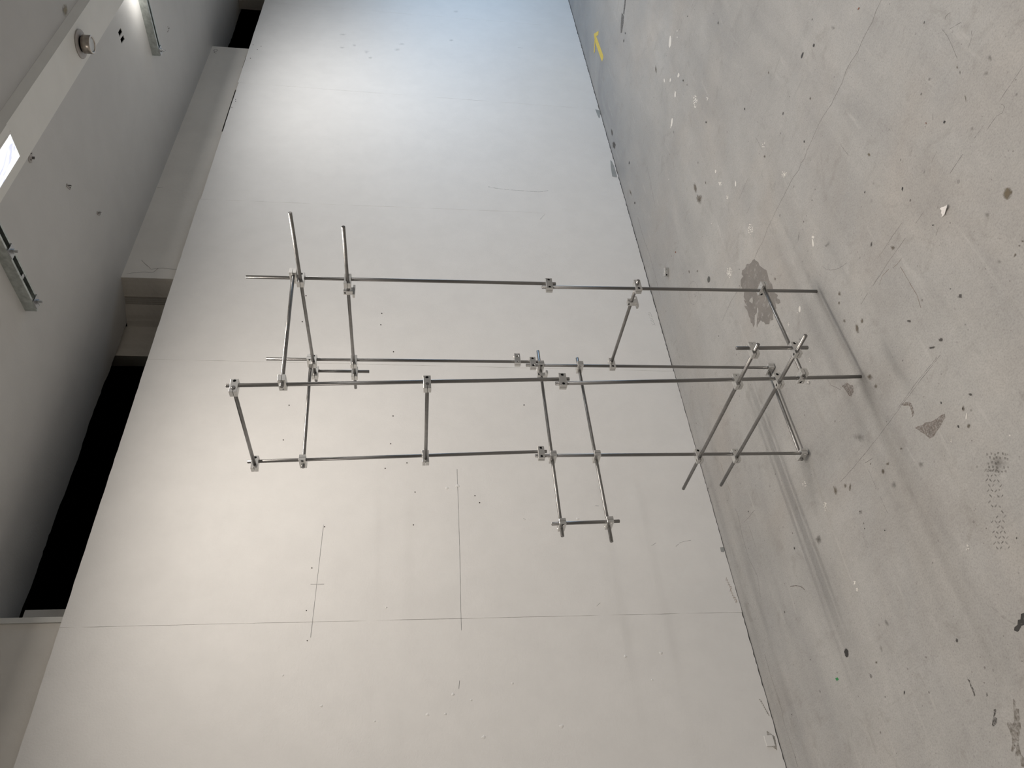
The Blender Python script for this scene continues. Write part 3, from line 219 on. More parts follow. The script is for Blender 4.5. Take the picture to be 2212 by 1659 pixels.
FLOOR_MARKS=[('grime','stain',[2228,-4230,2082,-3884,2053,-3596,1845,-3159,1862,-3014,1913,-2827,1880,-2441,1919,-2273,1929,-2022,1823,-1802,1939,-1773,1822,-1571,1863,-1462,2022,-1554,2115,-1730,2186,-1524,2468,-1588,2598,-1366,2780,-1500,2913,-1456,3132,-1677,3158,-1832,3292,-2046,3424,-2075,3580,-2075,3696,-2060,3545,-2250,3376,-2396,3155,-2567,3212,-2627,3346,-2499,3520,-2545,3732,-2280,3891,-2281,3857,-2459,3935,-2565,3870,-2714,3871,-2988,3848,-3156,3922,-3484,3751,-3276,3807,-3700,3679,-3507,3734,-3791,3582,-3910,3637,-4345,3514,-4499,3278,-4436,3306,-4615,3178,-4704,2953,-4559,2810,-4597,2626,-4411,2374,-4316]),('bare','bare_spot',[3331,-3286,3250,-3185,3280,-3080,3395,-3037,3447,-3175,3512,-3300,3447,-3313]),('grime2','stain',[-980,6169,-1144,6227,-1384,6311,-1585,6433,-1784,6489,-1951,6522,-2062,6571,-2028,6648,-1742,6718,-1587,6730,-1413,6763,-1257,6711,-1199,6536,-1106,6400,-1076,6310]),('grime2','stain',[833,3228,666,3288,552,3323,478,3490,376,3577,453,3756,653,3791,716,3697,741,3555]),('grime2','stain',[-933,5361,-1060,5411,-1209,5497,-1280,5608,-1258,5766,-1204,5897,-1087,5909,-1159,5756,-1180,5598,-1007,5475]),('tar','smear',[-1195,11189,-1295,11211,-1137,11402,-1050,11386,-921,11439,-870,11440,-801,11378,-853,11335,-963,11327,-1042,11252,-1111,11272]),('haze','smear',[-484,10682,-522,10717,-749,11059,-945,11287,-871,11293,-677,11061]),('haze2','smear',[137,12472,97,12506,175,12643,108,12685,225,12868,290,12987,568,13242,644,13415,600,13503,717,13645,801,13605,698,13440,837,13403,597,13195,841,13324,884,13293,670,13076,637,12825,542,12752,497,12866,415,12851]),('tar2','smear',[835,12476,757,12469,748,12503,887,12606,828,12645,932,12727,1047,12755,1086,12712,960,12605,876,12547]),('tar2','smear',[1158,11617,1165,11694,1124,11742,1148,11834,1134,11927,1174,12056,1226,12072,1201,11970,1198,11861,1177,11757,1187,11686]),('tar2','smear',[778,12113,796,12171,811,12198,864,12181]),('tar2','smear',[3826,-30779,3683,-30435,3986,-30264,4437,-30091,4500,-30430]),('tar2','smear',[4618,-30822,4564,-30579,4527,-30049,4762,-29855,5344,-29710,5521,-30027,5108,-30492])]
TREADS=[[-2250,8322,-2331,8324,-2308,8352,-2226,8351],[-2371,8352,-2396,8422,-2372,8450,-2348,8380],[-2437,8447,-2516,8449,-2493,8477,-2413,8476],[-2555,8477,-2578,8545,-2555,8573,-2532,8505],[-2266,8419,-2290,8488,-2267,8517,-2242,8447],[-2331,8515,-2411,8516,-2388,8545,-2307,8544],[-2452,8541,-2476,8609,-2453,8637,-2429,8569],[-2526,8623,-2604,8624,-2581,8652,-2503,8651],[-2145,8511,-2226,8512,-2203,8541,-2121,8540],[-2262,8546,-2286,8615,-2263,8643,-2238,8575],[-2322,8647,-2402,8648,-2378,8676,-2299,8675],[-2438,8678,-2462,8745,-2439,8773,-2415,8706],[-2156,8614,-2181,8682,-2157,8711,-2132,8642],[-2226,8703,-2306,8704,-2283,8732,-2202,8732],[-2401,8833,-2480,8833,-2457,8861,-2378,8861],[-2026,8717,-2108,8717,-2085,8745,-2003,8745],[-2156,8735,-2181,8802,-2158,8831,-2133,8763],[-2211,8841,-2291,8841,-2268,8869,-2188,8869],[-2046,8808,-2071,8875,-2048,8904,-2023,8836],[-2227,8934,-2251,9000,-2228,9028,-2204,8962],[-2293,9023,-2372,9022,-2349,9049,-2270,9050],[-1906,8924,-1988,8923,-1965,8952,-1883,8952],[-1939,8998,-1965,9065,-1941,9093,-1916,9027],[-2004,9093,-2084,9092,-2061,9120,-1980,9121],[-2118,9125,-2143,9190,-2120,9218,-2095,9153],[-2109,9253,-2134,9317,-2111,9345,-2086,9280],[-1887,9294,-1968,9292,-1945,9320,-1864,9322],[-2083,9394,-2162,9392,-2139,9419,-2060,9422],[-1694,9303,-1776,9301,-1753,9329,-1671,9331],[-1816,9328,-1842,9393,-1819,9421,-1793,9356],[-1887,9412,-1968,9410,-1945,9438,-1864,9440],[-2013,9428,-2038,9492,-2015,9519,-1990,9455],[-1784,9478,-1865,9476,-1842,9503,-1761,9506],[-1898,9509,-1923,9573,-1900,9601,-1875,9537],[-1586,9494,-1669,9492,-1646,9520,-1563,9522],[-1699,9529,-1726,9593,-1703,9621,-1676,9557],[-1781,9600,-1862,9597,-1839,9624,-1758,9627],[-1895,9629,-1920,9692,-1897,9719,-1872,9657],[-1610,9578,-1636,9642,-1613,9670,-1586,9606],[-1670,9675,-1751,9672,-1728,9700,-1647,9703],[-1796,9691,-1822,9754,-1799,9781,-1773,9718],[-1859,9780,-1939,9776,-1916,9804,-1837,9807],[-1468,9698,-1550,9694,-1527,9722,-1445,9726],[-1599,9710,-1626,9773,-1603,9801,-1576,9738],[-1670,9792,-1751,9788,-1729,9816,-1648,9820],[-1785,9819,-1811,9882,-1788,9909,-1763,9847],[-1489,9783,-1517,9847,-1494,9874,-1466,9811],[-1561,9866,-1643,9862,-1620,9890,-1538,9894],[-1758,9960,-1838,9956,-1815,9983,-1735,9987],[-2546,8057,-2580,8099,-2546,8134,-2509,8094],[-2651,8112,-2685,8155,-2651,8189,-2614,8149],[-2721,8192,-2755,8233,-2721,8267,-2685,8228],[-2823,8223,-2856,8264,-2822,8298,-2787,8259],[-2919,8302,-2951,8343,-2918,8377,-2883,8339],[-2967,8369,-2999,8409,-2966,8442,-2932,8405],[-2566,8154,-2600,8197,-2565,8231,-2529,8191],[-2643,8239,-2677,8280,-2643,8314,-2607,8275],[-2723,8266,-2756,8308,-2722,8341,-2686,8303],[-2795,8338,-2828,8379,-2795,8412,-2759,8374],[-2903,8416,-2935,8456,-2901,8489,-2867,8452],[-2947,8471,-2979,8511,-2946,8544,-2911,8507],[-2434,8224,-2469,8266,-2435,8301,-2398,8261],[-2556,8279,-2590,8320,-2556,8354,-2519,8316],[-2620,8356,-2654,8397,-2620,8431,-2584,8393],[-2698,8375,-2731,8416,-2697,8450,-2661,8412],[-2415,8307,-2449,8349,-2415,8383,-2378,8344],[-2507,8365,-2541,8406,-2507,8440,-2470,8402],[-2596,8444,-2630,8485,-2596,8519,-2560,8481],[-2753,8551,-2786,8591,-2752,8625,-2717,8588],[-2858,8610,-2890,8649,-2857,8683,-2822,8646],[-2330,8348,-2365,8389,-2330,8423,-2293,8385],[-2411,8395,-2446,8436,-2412,8470,-2375,8432],[-2520,8485,-2554,8526,-2520,8560,-2484,8522],[-2571,8543,-2605,8583,-2571,8616,-2535,8579],[-2650,8602,-2683,8641,-2650,8675,-2614,8638],[-2742,8642,-2775,8681,-2741,8715,-2706,8678]]
FLOOR_LINES=[(1.2,'crack',[-7341,-3782,-7025,-3777,-6756,-3720,-6202,-3803,-5918,-3744,-5503,-3872,-5252,-3914,-4929,-3828,-4397,-3860,-4231,-3843,-3741,-4010,-3456,-4056,-2941,-4032,-2514,-4030,-2241,-3960,-2014,-4061,-1775,-3987,-1432,-4126,205,-4250,842,-4266,1318,-4194,1873,-4253,2250,-4224]),(1.2,'crack',[2240,-4215,2593,-4314,2827,-4297,3195,-4255,3412,-4267,3673,-4299,4059,-4403,4640,-4505,5006,-4511,5378,-4517,5771,-4507]),(0.9,'crack',[-3816,2142,-3474,2114,-3156,2080,-2710,2081,-2075,2065]),(0.8,'crack',[-1773,2043,-1371,2053]),(0.8,'crack',[-4682,2193,-4304,2175]),(0.7,'crack',[-4015,1729,-3291,1663,-2709,1633]),(0.9,'crack',[-4773,2936,-4588,3012]),(0.8,'scuff',[-723,-379,-802,-135,-961,99,-1262,375,-1670,586]),(1.4,'brown',[-3209,2576,-3211,2916,-3195,3269,-3193,3629,-3084,3985]),(1.2,'brown',[-2848,2242,-2552,2163,-2290,2261]),(1.2,'brown',[-2986,2359,-3176,2409,-3381,2436]),(0.8,'scuff',[-2841,5379,-1938,5384,-1119,5406,-300,5435,687,5454,1854,5439,2657,5387]),(0.8,'scuff',[-2725,5343,-1717,5335,-812,5371]),(1,'crack',[1304,5663,1147,5707,950,5755]),(0.8,'scuff',[1295,5929,1309,6448]),(0.8,'scuff',[1313,6754,1316,7270]),(0.9,'crack',[1283,2584,1250,2828,946,3278]),(0.8,'scuff',[-8550,2382,-8175,2366,-7724,2352]),(1,'scuff',[-7718,2455,-7748,2522,-7728,2584,-7621,2619,-7480,2528,-7307,2519,-7132,2511]),(0.9,'scuff',[-6367,2271,-5834,2254]),(0.8,'scuff',[-7173,2335,-6812,2315]),(0.8,'scuff',[-8338,303,-8270,423,-8148,482,-8037,511]),(1,'scuff',[-8311,-201,-8051,-445]),(0.9,'scuff',[-7924,-755,-7918,-455,-7853,-147,-7710,364]),(1.2,'crack',[-8117,-785,-8167,-816,-8249,-801,-8310,-731,-8249,-686]),(0.8,'crack',[-6440,593,-6338,716]),(0.8,'scuff',[-3695,-2443,-3728,-1818]),(0.8,'scuff',[-5651,1476,-5928,1440]),(1.0,'pencil',[6837,-7386,6898,-7321,6970,-7272,7049,-7239,7134,-7223,7223,-7224,7311,-7244,7398,-7281,7481,-7334,7556,-7402,7622,-7483,7676,-7575,7717,-7675,7743,-7780,7754,-7886,7748,-7990,7727,-8090,7690,-8181,7639,-8261,7575,-8328,7501,-8378,7419,-8411,7331,-8426,7240,-8421,7149,-8399,7062,-8358,6980,-8302,6906,-8230,6842,-8147,6791,-8054,6753,-7955,6729,-7851,6721,-7748,6728,-7646,6751,-7550,6787,-7463,6837,-7386]),(1,'pencil',[6943,-7556,7209,-7512]),(1,'pencil',[7185,-7708,7119,-7414]),(1,'pencil',[7279,-7587,7026,-7451]),(0.7,'pencil',[6795,-29251,6875,-29164,6962,-29107,7050,-29083,7132,-29094,7203,-29140,7258,-29217,7293,-29321,7307,-29445,7297,-29579,7264,-29716,7211,-29845,7141,-29958,7059,-30046,6971,-30103,6883,-30127,6800,-30114,6729,-30066,6675,-29987,6641,-29881,6629,-29758,6640,-29624,6673,-29489,6726,-29362,6795,-29251]),(1,'brown',[7354,6470,7021,6586,6780,6717,6618,6853,6563,6952]),(0.9,'scuff',[9114,2987,8651,3043,8064,3090]),(0.8,'scuff',[8854,3068,8813,3696,8796,4225]),(0.8,'crack',[5791,-35530,6360,-35237,6953,-35632]),(0.8,'crack',[2413,-14880,2595,-14003]),(0.8,'crack',[-711,-7768,-725,-6898]),(0.8,'crack',[611,-7074,1233,-7121,1622,-7118]),(0.8,'scuff',[1095,-6065,1559,-6118]),(1,'scuff',[3519,-7388,3753,-7298]),(1.2,'crack',[7628,-18495,7753,-17490,7932,-16669,8146,-15474]),(1.6,'scuff',[10431,-17643,10472,-16549,10455,-15563,10342,-14491,10366,-13751,10389,-13028,10411,-12321,10487,-11559,10492,-11119]),(1.3,'brown',[9523,-39,9513,422,9511,949,9434,1433,9470,1606]),(1.2,'scuff',[9489,2132,9404,2334,9429,2729,9552,3243,9587,4215,9338,5121,9606,5775]),(0.9,'crack',[10549,7497,10569,8129,10516,8768,10506,9437,10608,9731,10529,10761,10556,11208]),(1.2,'scuff',[7364,6459,7010,6585,6714,6766,6564,6956]),(1,'haze2',[3358,10780,3012,10524])]
WALL_MARKS=[('hole','nail_hole',[-10130,14138,-10096,14149,-10087,14176,-10109,14198,-10146,14200,-10170,14179,-10163,14152]),('hole','nail_hole',[-9338,14155,-9305,14165,-9296,14192,-9318,14214,-9354,14215,-9377,14195,-9370,14168]),('hole','nail_hole',[-9401,17865,-9369,17873,-9360,17898,-9381,17921,-9417,17925,-9439,17906,-9433,17880]),('hole','nail_hole',[-11219,17876,-11185,17884,-11175,17910,-11198,17934,-11235,17938,-11260,17919,-11253,17891]),('hole','nail_hole',[-4250,17884,-4223,17891,-4216,17914,-4234,17935,-4263,17938,-4282,17921,-4276,17897]),('hole','nail_hole',[-2377,17905,-2353,17912,-2346,17934,-2363,17955,-2390,17958,-2407,17942,-2401,17918]),('hole','nail_hole',[-7565,13497,-7534,13507,-7526,13533,-7546,13555,-7580,13556,-7602,13535,-7595,13509]),('hole','nail_hole',[-3721,13408,-3695,13418,-3688,13442,-3706,13462,-3735,13463,-3753,13444,-3747,13420]),('hole','nail_hole',[-2220,13462,-2195,13472,-2189,13495,-2205,13515,-2233,13515,-2250,13497,-2244,13473]),('hole','nail_hole',[-4441,7549,-4413,7562,-4406,7589,-4424,7608,-4455,7605,-4474,7583,-4468,7558]),('hole','nail_hole',[191,12414,214,12424,219,12446,203,12465,179,12465,163,12447,169,12424]),('hole','nail_hole',[1707,12462,1728,12472,1733,12493,1718,12511,1695,12511,1680,12494,1686,12472]),('hole','nail_hole',[374,9983,396,9994,402,10017,386,10035,361,10034,346,10015,352,9992]),('hole','nail_hole',[704,9808,726,9820,732,9843,716,9860,692,9859,677,9840,682,9818]),('hole','nail_hole',[6245,16069,6261,16075,6265,16094,6253,16110,6234,16112,6223,16098,6228,16079]),('hole','nail_hole',[1759,15867,1779,15874,1784,15895,1770,15913,1747,15915,1733,15899,1738,15878]),('hole','nail_hole',[1470,8049,1491,8061,1496,8084,1481,8101,1457,8099,1442,8080,1448,8058]),('hole','nail_hole',[3490,16177,3509,16185,3513,16204,3500,16222,3478,16224,3465,16209,3470,16188]),('hole','nail_hole',[5146,16204,5163,16211,5167,16230,5154,16247,5135,16249,5123,16235,5128,16215]),('hole','nail_hole',[-36793,24109,-36748,24113,-36734,24134,-36761,24157,-36808,24164,-36841,24150,-36834,24125]),('hole','nail_hole',[-36162,23724,-36118,23728,-36104,23750,-36131,23772,-36177,23779,-36209,23765,-36203,23740]),('hole','nail_hole',[-36676,23545,-36631,23549,-36617,23571,-36644,23593,-36691,23600,-36723,23585,-36716,23561]),('hole','nail_hole',[-34834,23998,-34792,24002,-34778,24023,-34804,24045,-34849,24051,-34880,24037,-34873,24014]),('hole','nail_hole',[-29309,24102,-29272,24105,-29261,24125,-29283,24145,-29322,24151,-29349,24139,-29343,24116]),('hole','nail_hole',[-29084,24066,-29047,24069,-29036,24089,-29058,24109,-29097,24115,-29124,24103,-29118,24081]),('hole','nail_hole',[-28333,24172,-28298,24175,-28287,24194,-28308,24215,-28346,24221,-28372,24208,-28366,24186]),('hole','nail_hole',[-45362,-893,-45304,-872,-45286,-841,-45319,-822,-45380,-830,-45422,-860,-45414,-887]),('hole','nail_hole',[-1240,12764,-1216,12774,-1210,12797,-1226,12816,-1253,12816,-1269,12798,-1263,12775]),('hole','nail_hole',[-958,13651,-935,13660,-929,13683,-945,13701,-971,13702,-987,13685,-982,13662]),('patch','patch',[-31068,326,-30968,6,-29918,173,-29976,253,-30380,295]),('patch','patch',[-24831,258,-24661,175,-24138,124,-23445,116,-23459,133,-23077,121,-22929,157,-22976,434,-23711,385,-24084,357]),('patch','patch',[2847,178,2830,32,2999,24,3055,74,3042,194])]
WALL_LINES=[(0.8,'pencil',[1664,15936,6140,15987]),(1,'pencil',[4139,16183,4140,15705]),(0.8,'pencil',[-930,10707,2677,10702,6018,10735]),(0.8,'pencil',[7791,10844,8071,10880]),(1.6,'wscuff',[-21212,8336,-21072,7728,-20986,6676,-20955,5302,-21125,4704]),(1.2,'wscuff',[-39459,5107,-39458,4669]),(1,'wscuff',[-18262,5478,-18814,5121]),(1.2,'brownscuff',[4163,263,4303,329,4252,260]),(1.2,'brownscuff',[4256,240,4396,306,4344,237]),(1.2,'brownscuff',[4348,217,4487,282,4436,214]),(1.2,'brownscuff',[4440,194,4579,259,4528,191]),(1.2,'brownscuff',[4531,171,4670,236,4619,168]),(1.2,'brownscuff',[4621,220,4759,285,4708,216]),(1.2,'brownscuff',[4712,197,4849,262,4799,194]),(1.2,'brownscuff',[4803,174,4939,239,4889,171]),(1.2,'brownscuff',[4893,151,5029,216,4979,148]),(1.2,'brownscuff',[4983,129,5118,194,5068,126]),(1.2,'brownscuff',[5072,106,5207,171,5158,103]),(1.5,'wscuff2',[8810,309,8840,251,8894,253]),(1.5,'wscuff2',[8879,289,8909,231,8963,233]),(1.5,'wscuff2',[8948,269,8978,211,9032,213]),(1.5,'wscuff2',[9017,249,9047,191,9101,193]),(1.5,'wscuff2',[9086,229,9115,172,9169,173]),(1.5,'wscuff2',[9154,210,9183,152,9237,154]),(1.5,'wscuff2',[9222,190,9252,132,9305,134]),(1.5,'wscuff2',[9290,170,9319,113,9373,115]),(2.2,'wscuff2',[9862,336,10088,362,10311,384]),(2.2,'wscuff2',[9896,295,10122,322,10345,345]),(2.2,'wscuff2',[9931,255,10156,282,10378,305]),(2.2,'wscuff2',[9965,215,10189,242,10412,265]),(2.2,'wscuff2',[9999,175,10223,202,10445,225]),(2.2,'wscuff2',[10033,135,10257,162,10478,186]),(1,'wscuff',[-10707,544,-10792,408,-10694,373]),(1,'wscuff',[-10597,537,-10683,401,-10584,366]),(1,'wscuff',[-10488,529,-10573,394,-10475,359]),(1,'wscuff',[-10380,522,-10464,387,-10367,352]),(1,'wscuff',[-10271,515,-10356,380,-10258,346]),(1,'wscuff',[-10163,508,-10247,373,-10151,339]),(1,'wscuff',[-10056,500,-10140,366,-10043,332]),(1,'wscuff',[-9949,493,-10032,359,-9936,325]),(1,'wscuff',[-9842,486,-9925,352,-9829,318]),(0.8,'wscuff',[2736,3026,2608,2809]),(0.9,'wscuff',[2786,2028,2620,1815,2547,1588,2512,1333]),(0.8,'wscuff',[5226,5644,5088,5487]),(0.9,'wscuff',[873,5056,884,4907])]
M['haze_flat'] = decal('tread_dirt', (.13, .12, .11), .5, .3, .6, 120, .2, .6, False)
# ---------------------------------------------------------------- the room
N0, N1, T0, T1 = -5.5, 3.0, -9.0, 5.5
ZC, ZS, ZN = 2.70, 2.55, 2.575          # bay ceiling, beam underside, ceiling on the near side
bm = bmesh.new(); rbox(bm, N0 - .1, N1, T0 - .1, T1 + .1, -.12, 0); floor = obj('floor', bm, M['floor'], None, 'structure')
# white board wall: boards standing side by side in front of a dark cavity
bm = bmesh.new(); rbox(bm, WK + .016, WK + .03, T0, T1, 0.0, 2.395); wall = obj('wall_back', bm, M['dark'], None, 'structure')
JT = [(-8.9, -8.9), (-7.68, -7.68), (-6.46, -6.46), (-5.6, -5.6), (-4.375, -4.37), (-3.145, -3.110), (-1.867, -1.897), (-.678, -.669), (.556, .559), (1.78, 1.78), (3.0, 3.0), (4.22, 4.22), (5.45, 5.45)]
TOP = [2.433] * 5 + [2.428, 2.433, 2.433, 2.433, 2.432, 2.43, 2.43]
GAP = [.005] * 5 + [.0045, .0045, .0025, .004, .004, .004, .004]
rj = random.Random(3)
def jagged(p, q, k, amp, axis):
    out = []
    for i in range(k):
        f = i / k; v = p.lerp(q, f)
        if 0 < i: v = v + axis * rj.uniform(-amp, amp)
        out.append(v)
    return out
for i in range(len(JT) - 1):
    (ta, ba), (tb, bb) = JT[i], JT[i + 1]; z1 = TOP[i]; g = .0005; lo = GAP[i]
    a0, a1, b1, b0 = W3(WK, ba + g, lo), W3(WK, ta + g, z1), W3(WK, tb - g, z1), W3(WK, bb - g, lo)
    pts = jagged(a0, a1, 40, .0007, DV) + jagged(a1, b1, 30, .0008, Vector((0, 0, 1))) + jagged(b1, b0, 40, .0007, DV) + jagged(b0, a0, 90, lo * .42, Vector((0, 0, 1)))
    bm = bmesh.new(); prism(bm, pts, NV * .0159); obj('panel', bm, M['wall'], wall)
# bay ceiling with its torn edge over the wall, and two square holes cut through
edge = []; t = T0
while t < T1:
    edge.append(W3(1.385 + rj.uniform(-.004, .004) + .008 * math.sin(t * 3.1) * math.sin(t * 7.7), t, ZC)); t += rj.uniform(.012, .05)
bm = bmesh.new(); prism(bm, edge + [W3(1.385, T1, ZC), W3(.05, T1, ZC), W3(.05, T0, ZC)], Vector((0, 0, .004)))
ct = bmesh.new()
for q in ([(0.3432, -2.136), (0.3665, -2.1423), (0.3678, -2.0914), (0.3442, -2.0895)], [(0.3823, -2.1444), (0.4039, -2.1482), (0.4022, -2.0934), (0.3792, -2.0929)]):
    prism(ct, [W3(a, b, ZC - .02) for a, b in q], Vector((0, 0, .08)))
ceiling = link('ceiling', boolean(mesh_of(bm), ct), M['ceil'], None, 'structure')
# shallow beam between the bay and the ceiling on the near side
bm = bmesh.new(); prism(bm, [W3(n, T0, z) for n, z in ((-.06, ZS), (.087, ZS), (.087, 3.3), (-.078, 3.3), (-.078, ZN))], DV * (T1 - T0))
beam = obj('beam', bm, M['beam'], None, 'structure')
# old wall strip between board wall and ceiling
bm = bmesh.new()
for q0, q1, zb in ((-3.705, -3.60, 2.39), (-3.60, -3.42, 2.4545), (-3.42, -3.13, 2.39), (-3.13, -2.62, 2.4538), (-2.62, -1.26, 2.39)): rbox(bm, 1.176, 1.30, q0, q1, zb, ZC)
bmesh.ops.remove_doubles(bm, verts=bm.verts, dist=1e-5); upper = obj('wall_upper', bm, M['band'], None, 'structure')
pier = [(1.176, -1.262), (1.268, -1.222), (1.302, -1.203), (1.402, -1.143), (1.402, -.942)]
for i, (mm, nm) in enumerate((('band2', 'plaster_face'), ('band3', 'mortar_strip'), ('band2', 'plaster_face'), ('band2', 'plaster_face'))):
    (na, ta), (nb, tb) = pier[i], pier[i + 1]; bm = bmesh.new(); d = Vector((nb - na, tb - ta)).normalized(); bk = Vector((d.y, -d.x)) * -.1
    off = .006 if mm == 'band3' else 0
    zt = ZC + (.15 if i == 3 else 0)
    k = 8; base = [W3(na + (nb - na) * j / k + rj.uniform(-.0015, .0015) + off, ta + (tb - ta) * j / k - off, 2.35) for j in range(k + 1)]
    base += [base[-1] + W3(.12, -.04, 0), base[0] + W3(.12, -.04, 0)]
    prism(bm, base, Vector((0, 0, zt - 2.35))); obj(nm, bm, M[mm], upper)
bm = bmesh.new(); rbox(bm, 1.165, 1.29, .525, T1, 2.36, 3.0); left = obj('wall_upper', bm, M['band'], None, 'structure')
bm = bmesh.new(); rbox(bm, 1.160, 1.30, .505, .5245, 2.36, 3.0); obj('edge_bead', bm, M['beam'], left)
bm = bmesh.new(); rbox(bm, 1.33, 1.43, .40, .50, 2.0, 2.66); obj('stud', bm, M['band'], left)
bm = bmesh.new(); rbox(bm, 1.25, 1.35, T0, -4.72, 2.36, ZC); obj('wall_upper', bm, M['band3'], None, 'structure')
# cavity behind, its unlit darkness put into a near-black colour
bm = bmesh.new(); rbox(bm, N1 - .05, N1, T0, T1, 0, 3.3); rbox(bm, .087, N1, T0, T1, 3.3, 3.35); rbox(bm, 1.45, N1, T0, T1, 0.001, .01)
obj('wall_cavity', bm, M['dark'], None, 'structure')
bm = bmesh.new(); rbox(bm, N0, N1, T0 - .1, T0, 0, 3.3); obj('wall_right', bm, M['shell'], None, 'structure')
bm = bmesh.new(); rbox(bm, N0, N1, T1, T1 + .1, 0, 3.3); obj('wall_left', bm, M['shell'], None, 'structure')
bm = bmesh.new(); rbox(bm, N0 - .1, N0, T0, T1, 0, 3.3); obj('wall_front', bm, M['shell'], None, 'structure')
bm = bmesh.new(); rbox(bm, N0 - .1, -.0785, T0 - .1, T1 + .1, ZN, ZN + .1); near = obj('ceiling_near', bm, M['near'], None, 'structure')

# ---------------------------------------------------------------- marks on floor and wall
def flat(name, mat, pts, lift, parent, up=Vector((0, 0, 1)), fan=False, wob=0.0):
    bm = bmesh.new()
    if wob:
        out = []
        for i, p in enumerate(pts):
            q = pts[(i + 1) % len(pts)]; k = max(1, min(6, int((q - p).length / .012)))
            out += [p.lerp(q, j / k) + (Vector((rj.uniform(-wob, wob), rj.uniform(-wob, wob), 0)) if j else Vector()) for j in range(k)]
        pts = out
    vs = [bm.verts.new(p + up * lift) for p in pts]
    if fan:
        c = bm.verts.new(sum((p for p in pts), Vector()) / len(pts) + up * lift)
        for i in range(len(vs)): bm.faces.new((c, vs[i], vs[(i + 1) % len(vs)]))
    else: bmesh.ops.triangulate(bm, faces=[bm.faces.new(vs)])
    me = bpy.data.meshes.new(name); bm.to_mesh(me); bm.free()
    at = me.attributes.new('fade', 'FLOAT', 'POINT')
    if fan: at.data[len(me.vertices) - 1].value = 1.0
    else: at.data.foreach_set('value', [.3] * len(me.vertices))
    return link(name, me, mat, parent)
def FP(v): return [W3(v[i] * 1e-4, v[i + 1] * 1e-4, 0) for i in range(0, len(v), 2)]
def WP(v, n=WK): return [W3(n, v[i] * 1e-4, v[i + 1] * 1e-4) for i in range(0, len(v), 2)]
flecks = bmesh.new(); specks = bmesh.new(); lift = .0003
bulk = {}
for k, (mt, nm, cx, cy, ax, ay, bx, by, n, j) in enumerate(FLOOR_SPOTS):
    c = W3(cx * 1e-4, cy * 1e-4, 0); a = W3(ax * 1e-4, ay * 1e-4, 0); b = W3(bx * 1e-4, by * 1e-4, 0); j = j / 100
    pts = []
    for i in range(n):
        an = 2 * math.pi * i / n; r = 1 + rj.uniform(-j, j); pts.append(c + a * (math.cos(an) * r) + b * (math.sin(an) * r))
    lf = .0003 + .0000015 * k
    if nm == 'paint_fleck' or (nm == 'spot' and max(a.length, b.length) < .004):
        B = bulk.setdefault(mt, ([], [], [])); o = len(B[0]); B[0].extend(p + Vector((0, 0, lf)) for p in pts); B[0].append(c + Vector((0, 0, lf))); B[2].extend([0.0] * n + [1.0])
        B[1].extend((o + n, o + i, o + (i + 1) % n) for i in range(n))
    else: flat({'spot': 'scuff_mark'}.get(nm, nm), M[mt], pts, lf, floor, fan=True)
for mt, (vs, fs, fa) in bulk.items():
    me = bpy.data.meshes.new('flecks'); me.from_pydata(vs, [], fs); at = me.attributes.new('fade', 'FLOAT', 'POINT'); at.data.foreach_set('value', fa)
    link('paint_flecks' if mt == 'white' else 'dirt_specks', me, M[mt], floor, 'stuff')
for k, (mt, nm, v) in enumerate(FLOOR_MARKS): flat(nm, M[mt], FP(v), .0002 + (.0002 if mt == 'bare' else 0) + .000004 * k, floor, wob=.0032 if mt in ('grime', 'grime2') else .0022)
vs = []; fs = []
for v in TREADS:
    o = len(vs); vs += [p + Vector((0, 0, .00035)) for p in FP(v)]; fs.append((o, o + 1, o + 2, o + 3))
me = bpy.data.meshes.new('tread_print'); me.from_pydata(vs, [], fs); link('tread_print', me, M['haze_flat'], floor, 'stuff')
CAMP = cam_o.matrix_world.translation
def ribbon(name, mat, pts, w, up, parent, lift, wob=0.0):
    bm = bmesh.new(); fine = []
    for p, q in zip(pts, pts[1:]):
        k = max(1, int((q - p).length / .02))
        for i in range(k): fine.append(p.lerp(q, i / k))
    fine.append(pts[-1]); prev = None
    for i, p in enumerate(fine):
        d = (fine[min(i + 1, len(fine) - 1)] - fine[max(i - 1, 0)]); d = d.normalized() if d.length else Vector((1, 0, 0))
        s = d.cross(up).normalized(); p = p + s * (rj.uniform(-wob, wob) if 0 < i < len(fine) - 1 else 0); ww = w * rj.uniform(.6, 1.3)
        cur = (bm.verts.new(p + s * ww / 2 + up * lift), bm.verts.new(p - s * ww / 2 + up * lift))
        if prev: bm.faces.new((prev[0], cur[0], cur[1], prev[1]))
        prev = cur
    me = bpy.data.meshes.new(name); bm.to_mesh(me); bm.free(); return link(name, me, mat, parent)
for w_, mt, v in FLOOR_LINES:
    pts = FP(v); ribbon('crack' if mt == 'crack' else ('pencil_mark' if mt == 'pencil' else 'scratch'), M[mt], pts, .0009 * w_ * (1.5 if mt == 'scuff' else 1), Vector((0, 0, 1)), floor, .00015, .0014 if mt == 'crack' else (0 if mt == 'pencil' else .0009))
for mt, nm, v in WALL_MARKS: flat(nm, M[mt], WP(v), .0006, wall, -NV)
for w_, mt, v in WALL_LINES: ribbon('pencil_mark' if mt == 'pencil' else 'scuff_mark', M[mt], WP(v), .0012 * w_ * (1.0 if mt == 'pencil' else 1.5), -NV, wall, .0006)
for v in ([(-1.394, 2.635), (-1.326, 2.574), (-1.338, 2.54), (-1.333, 2.448)], [(-1.285, 2.68), (-1.302, 2.624), (-1.305, 2.559), (-1.338, 2.54)], [(-2.009, 2.695), (-2.021, 2.666)]):
    ribbon('crack', M['bcrack'], [W3(1.176, a, b) for a, b in v], .0018, -NV, upper, .0005, .002)
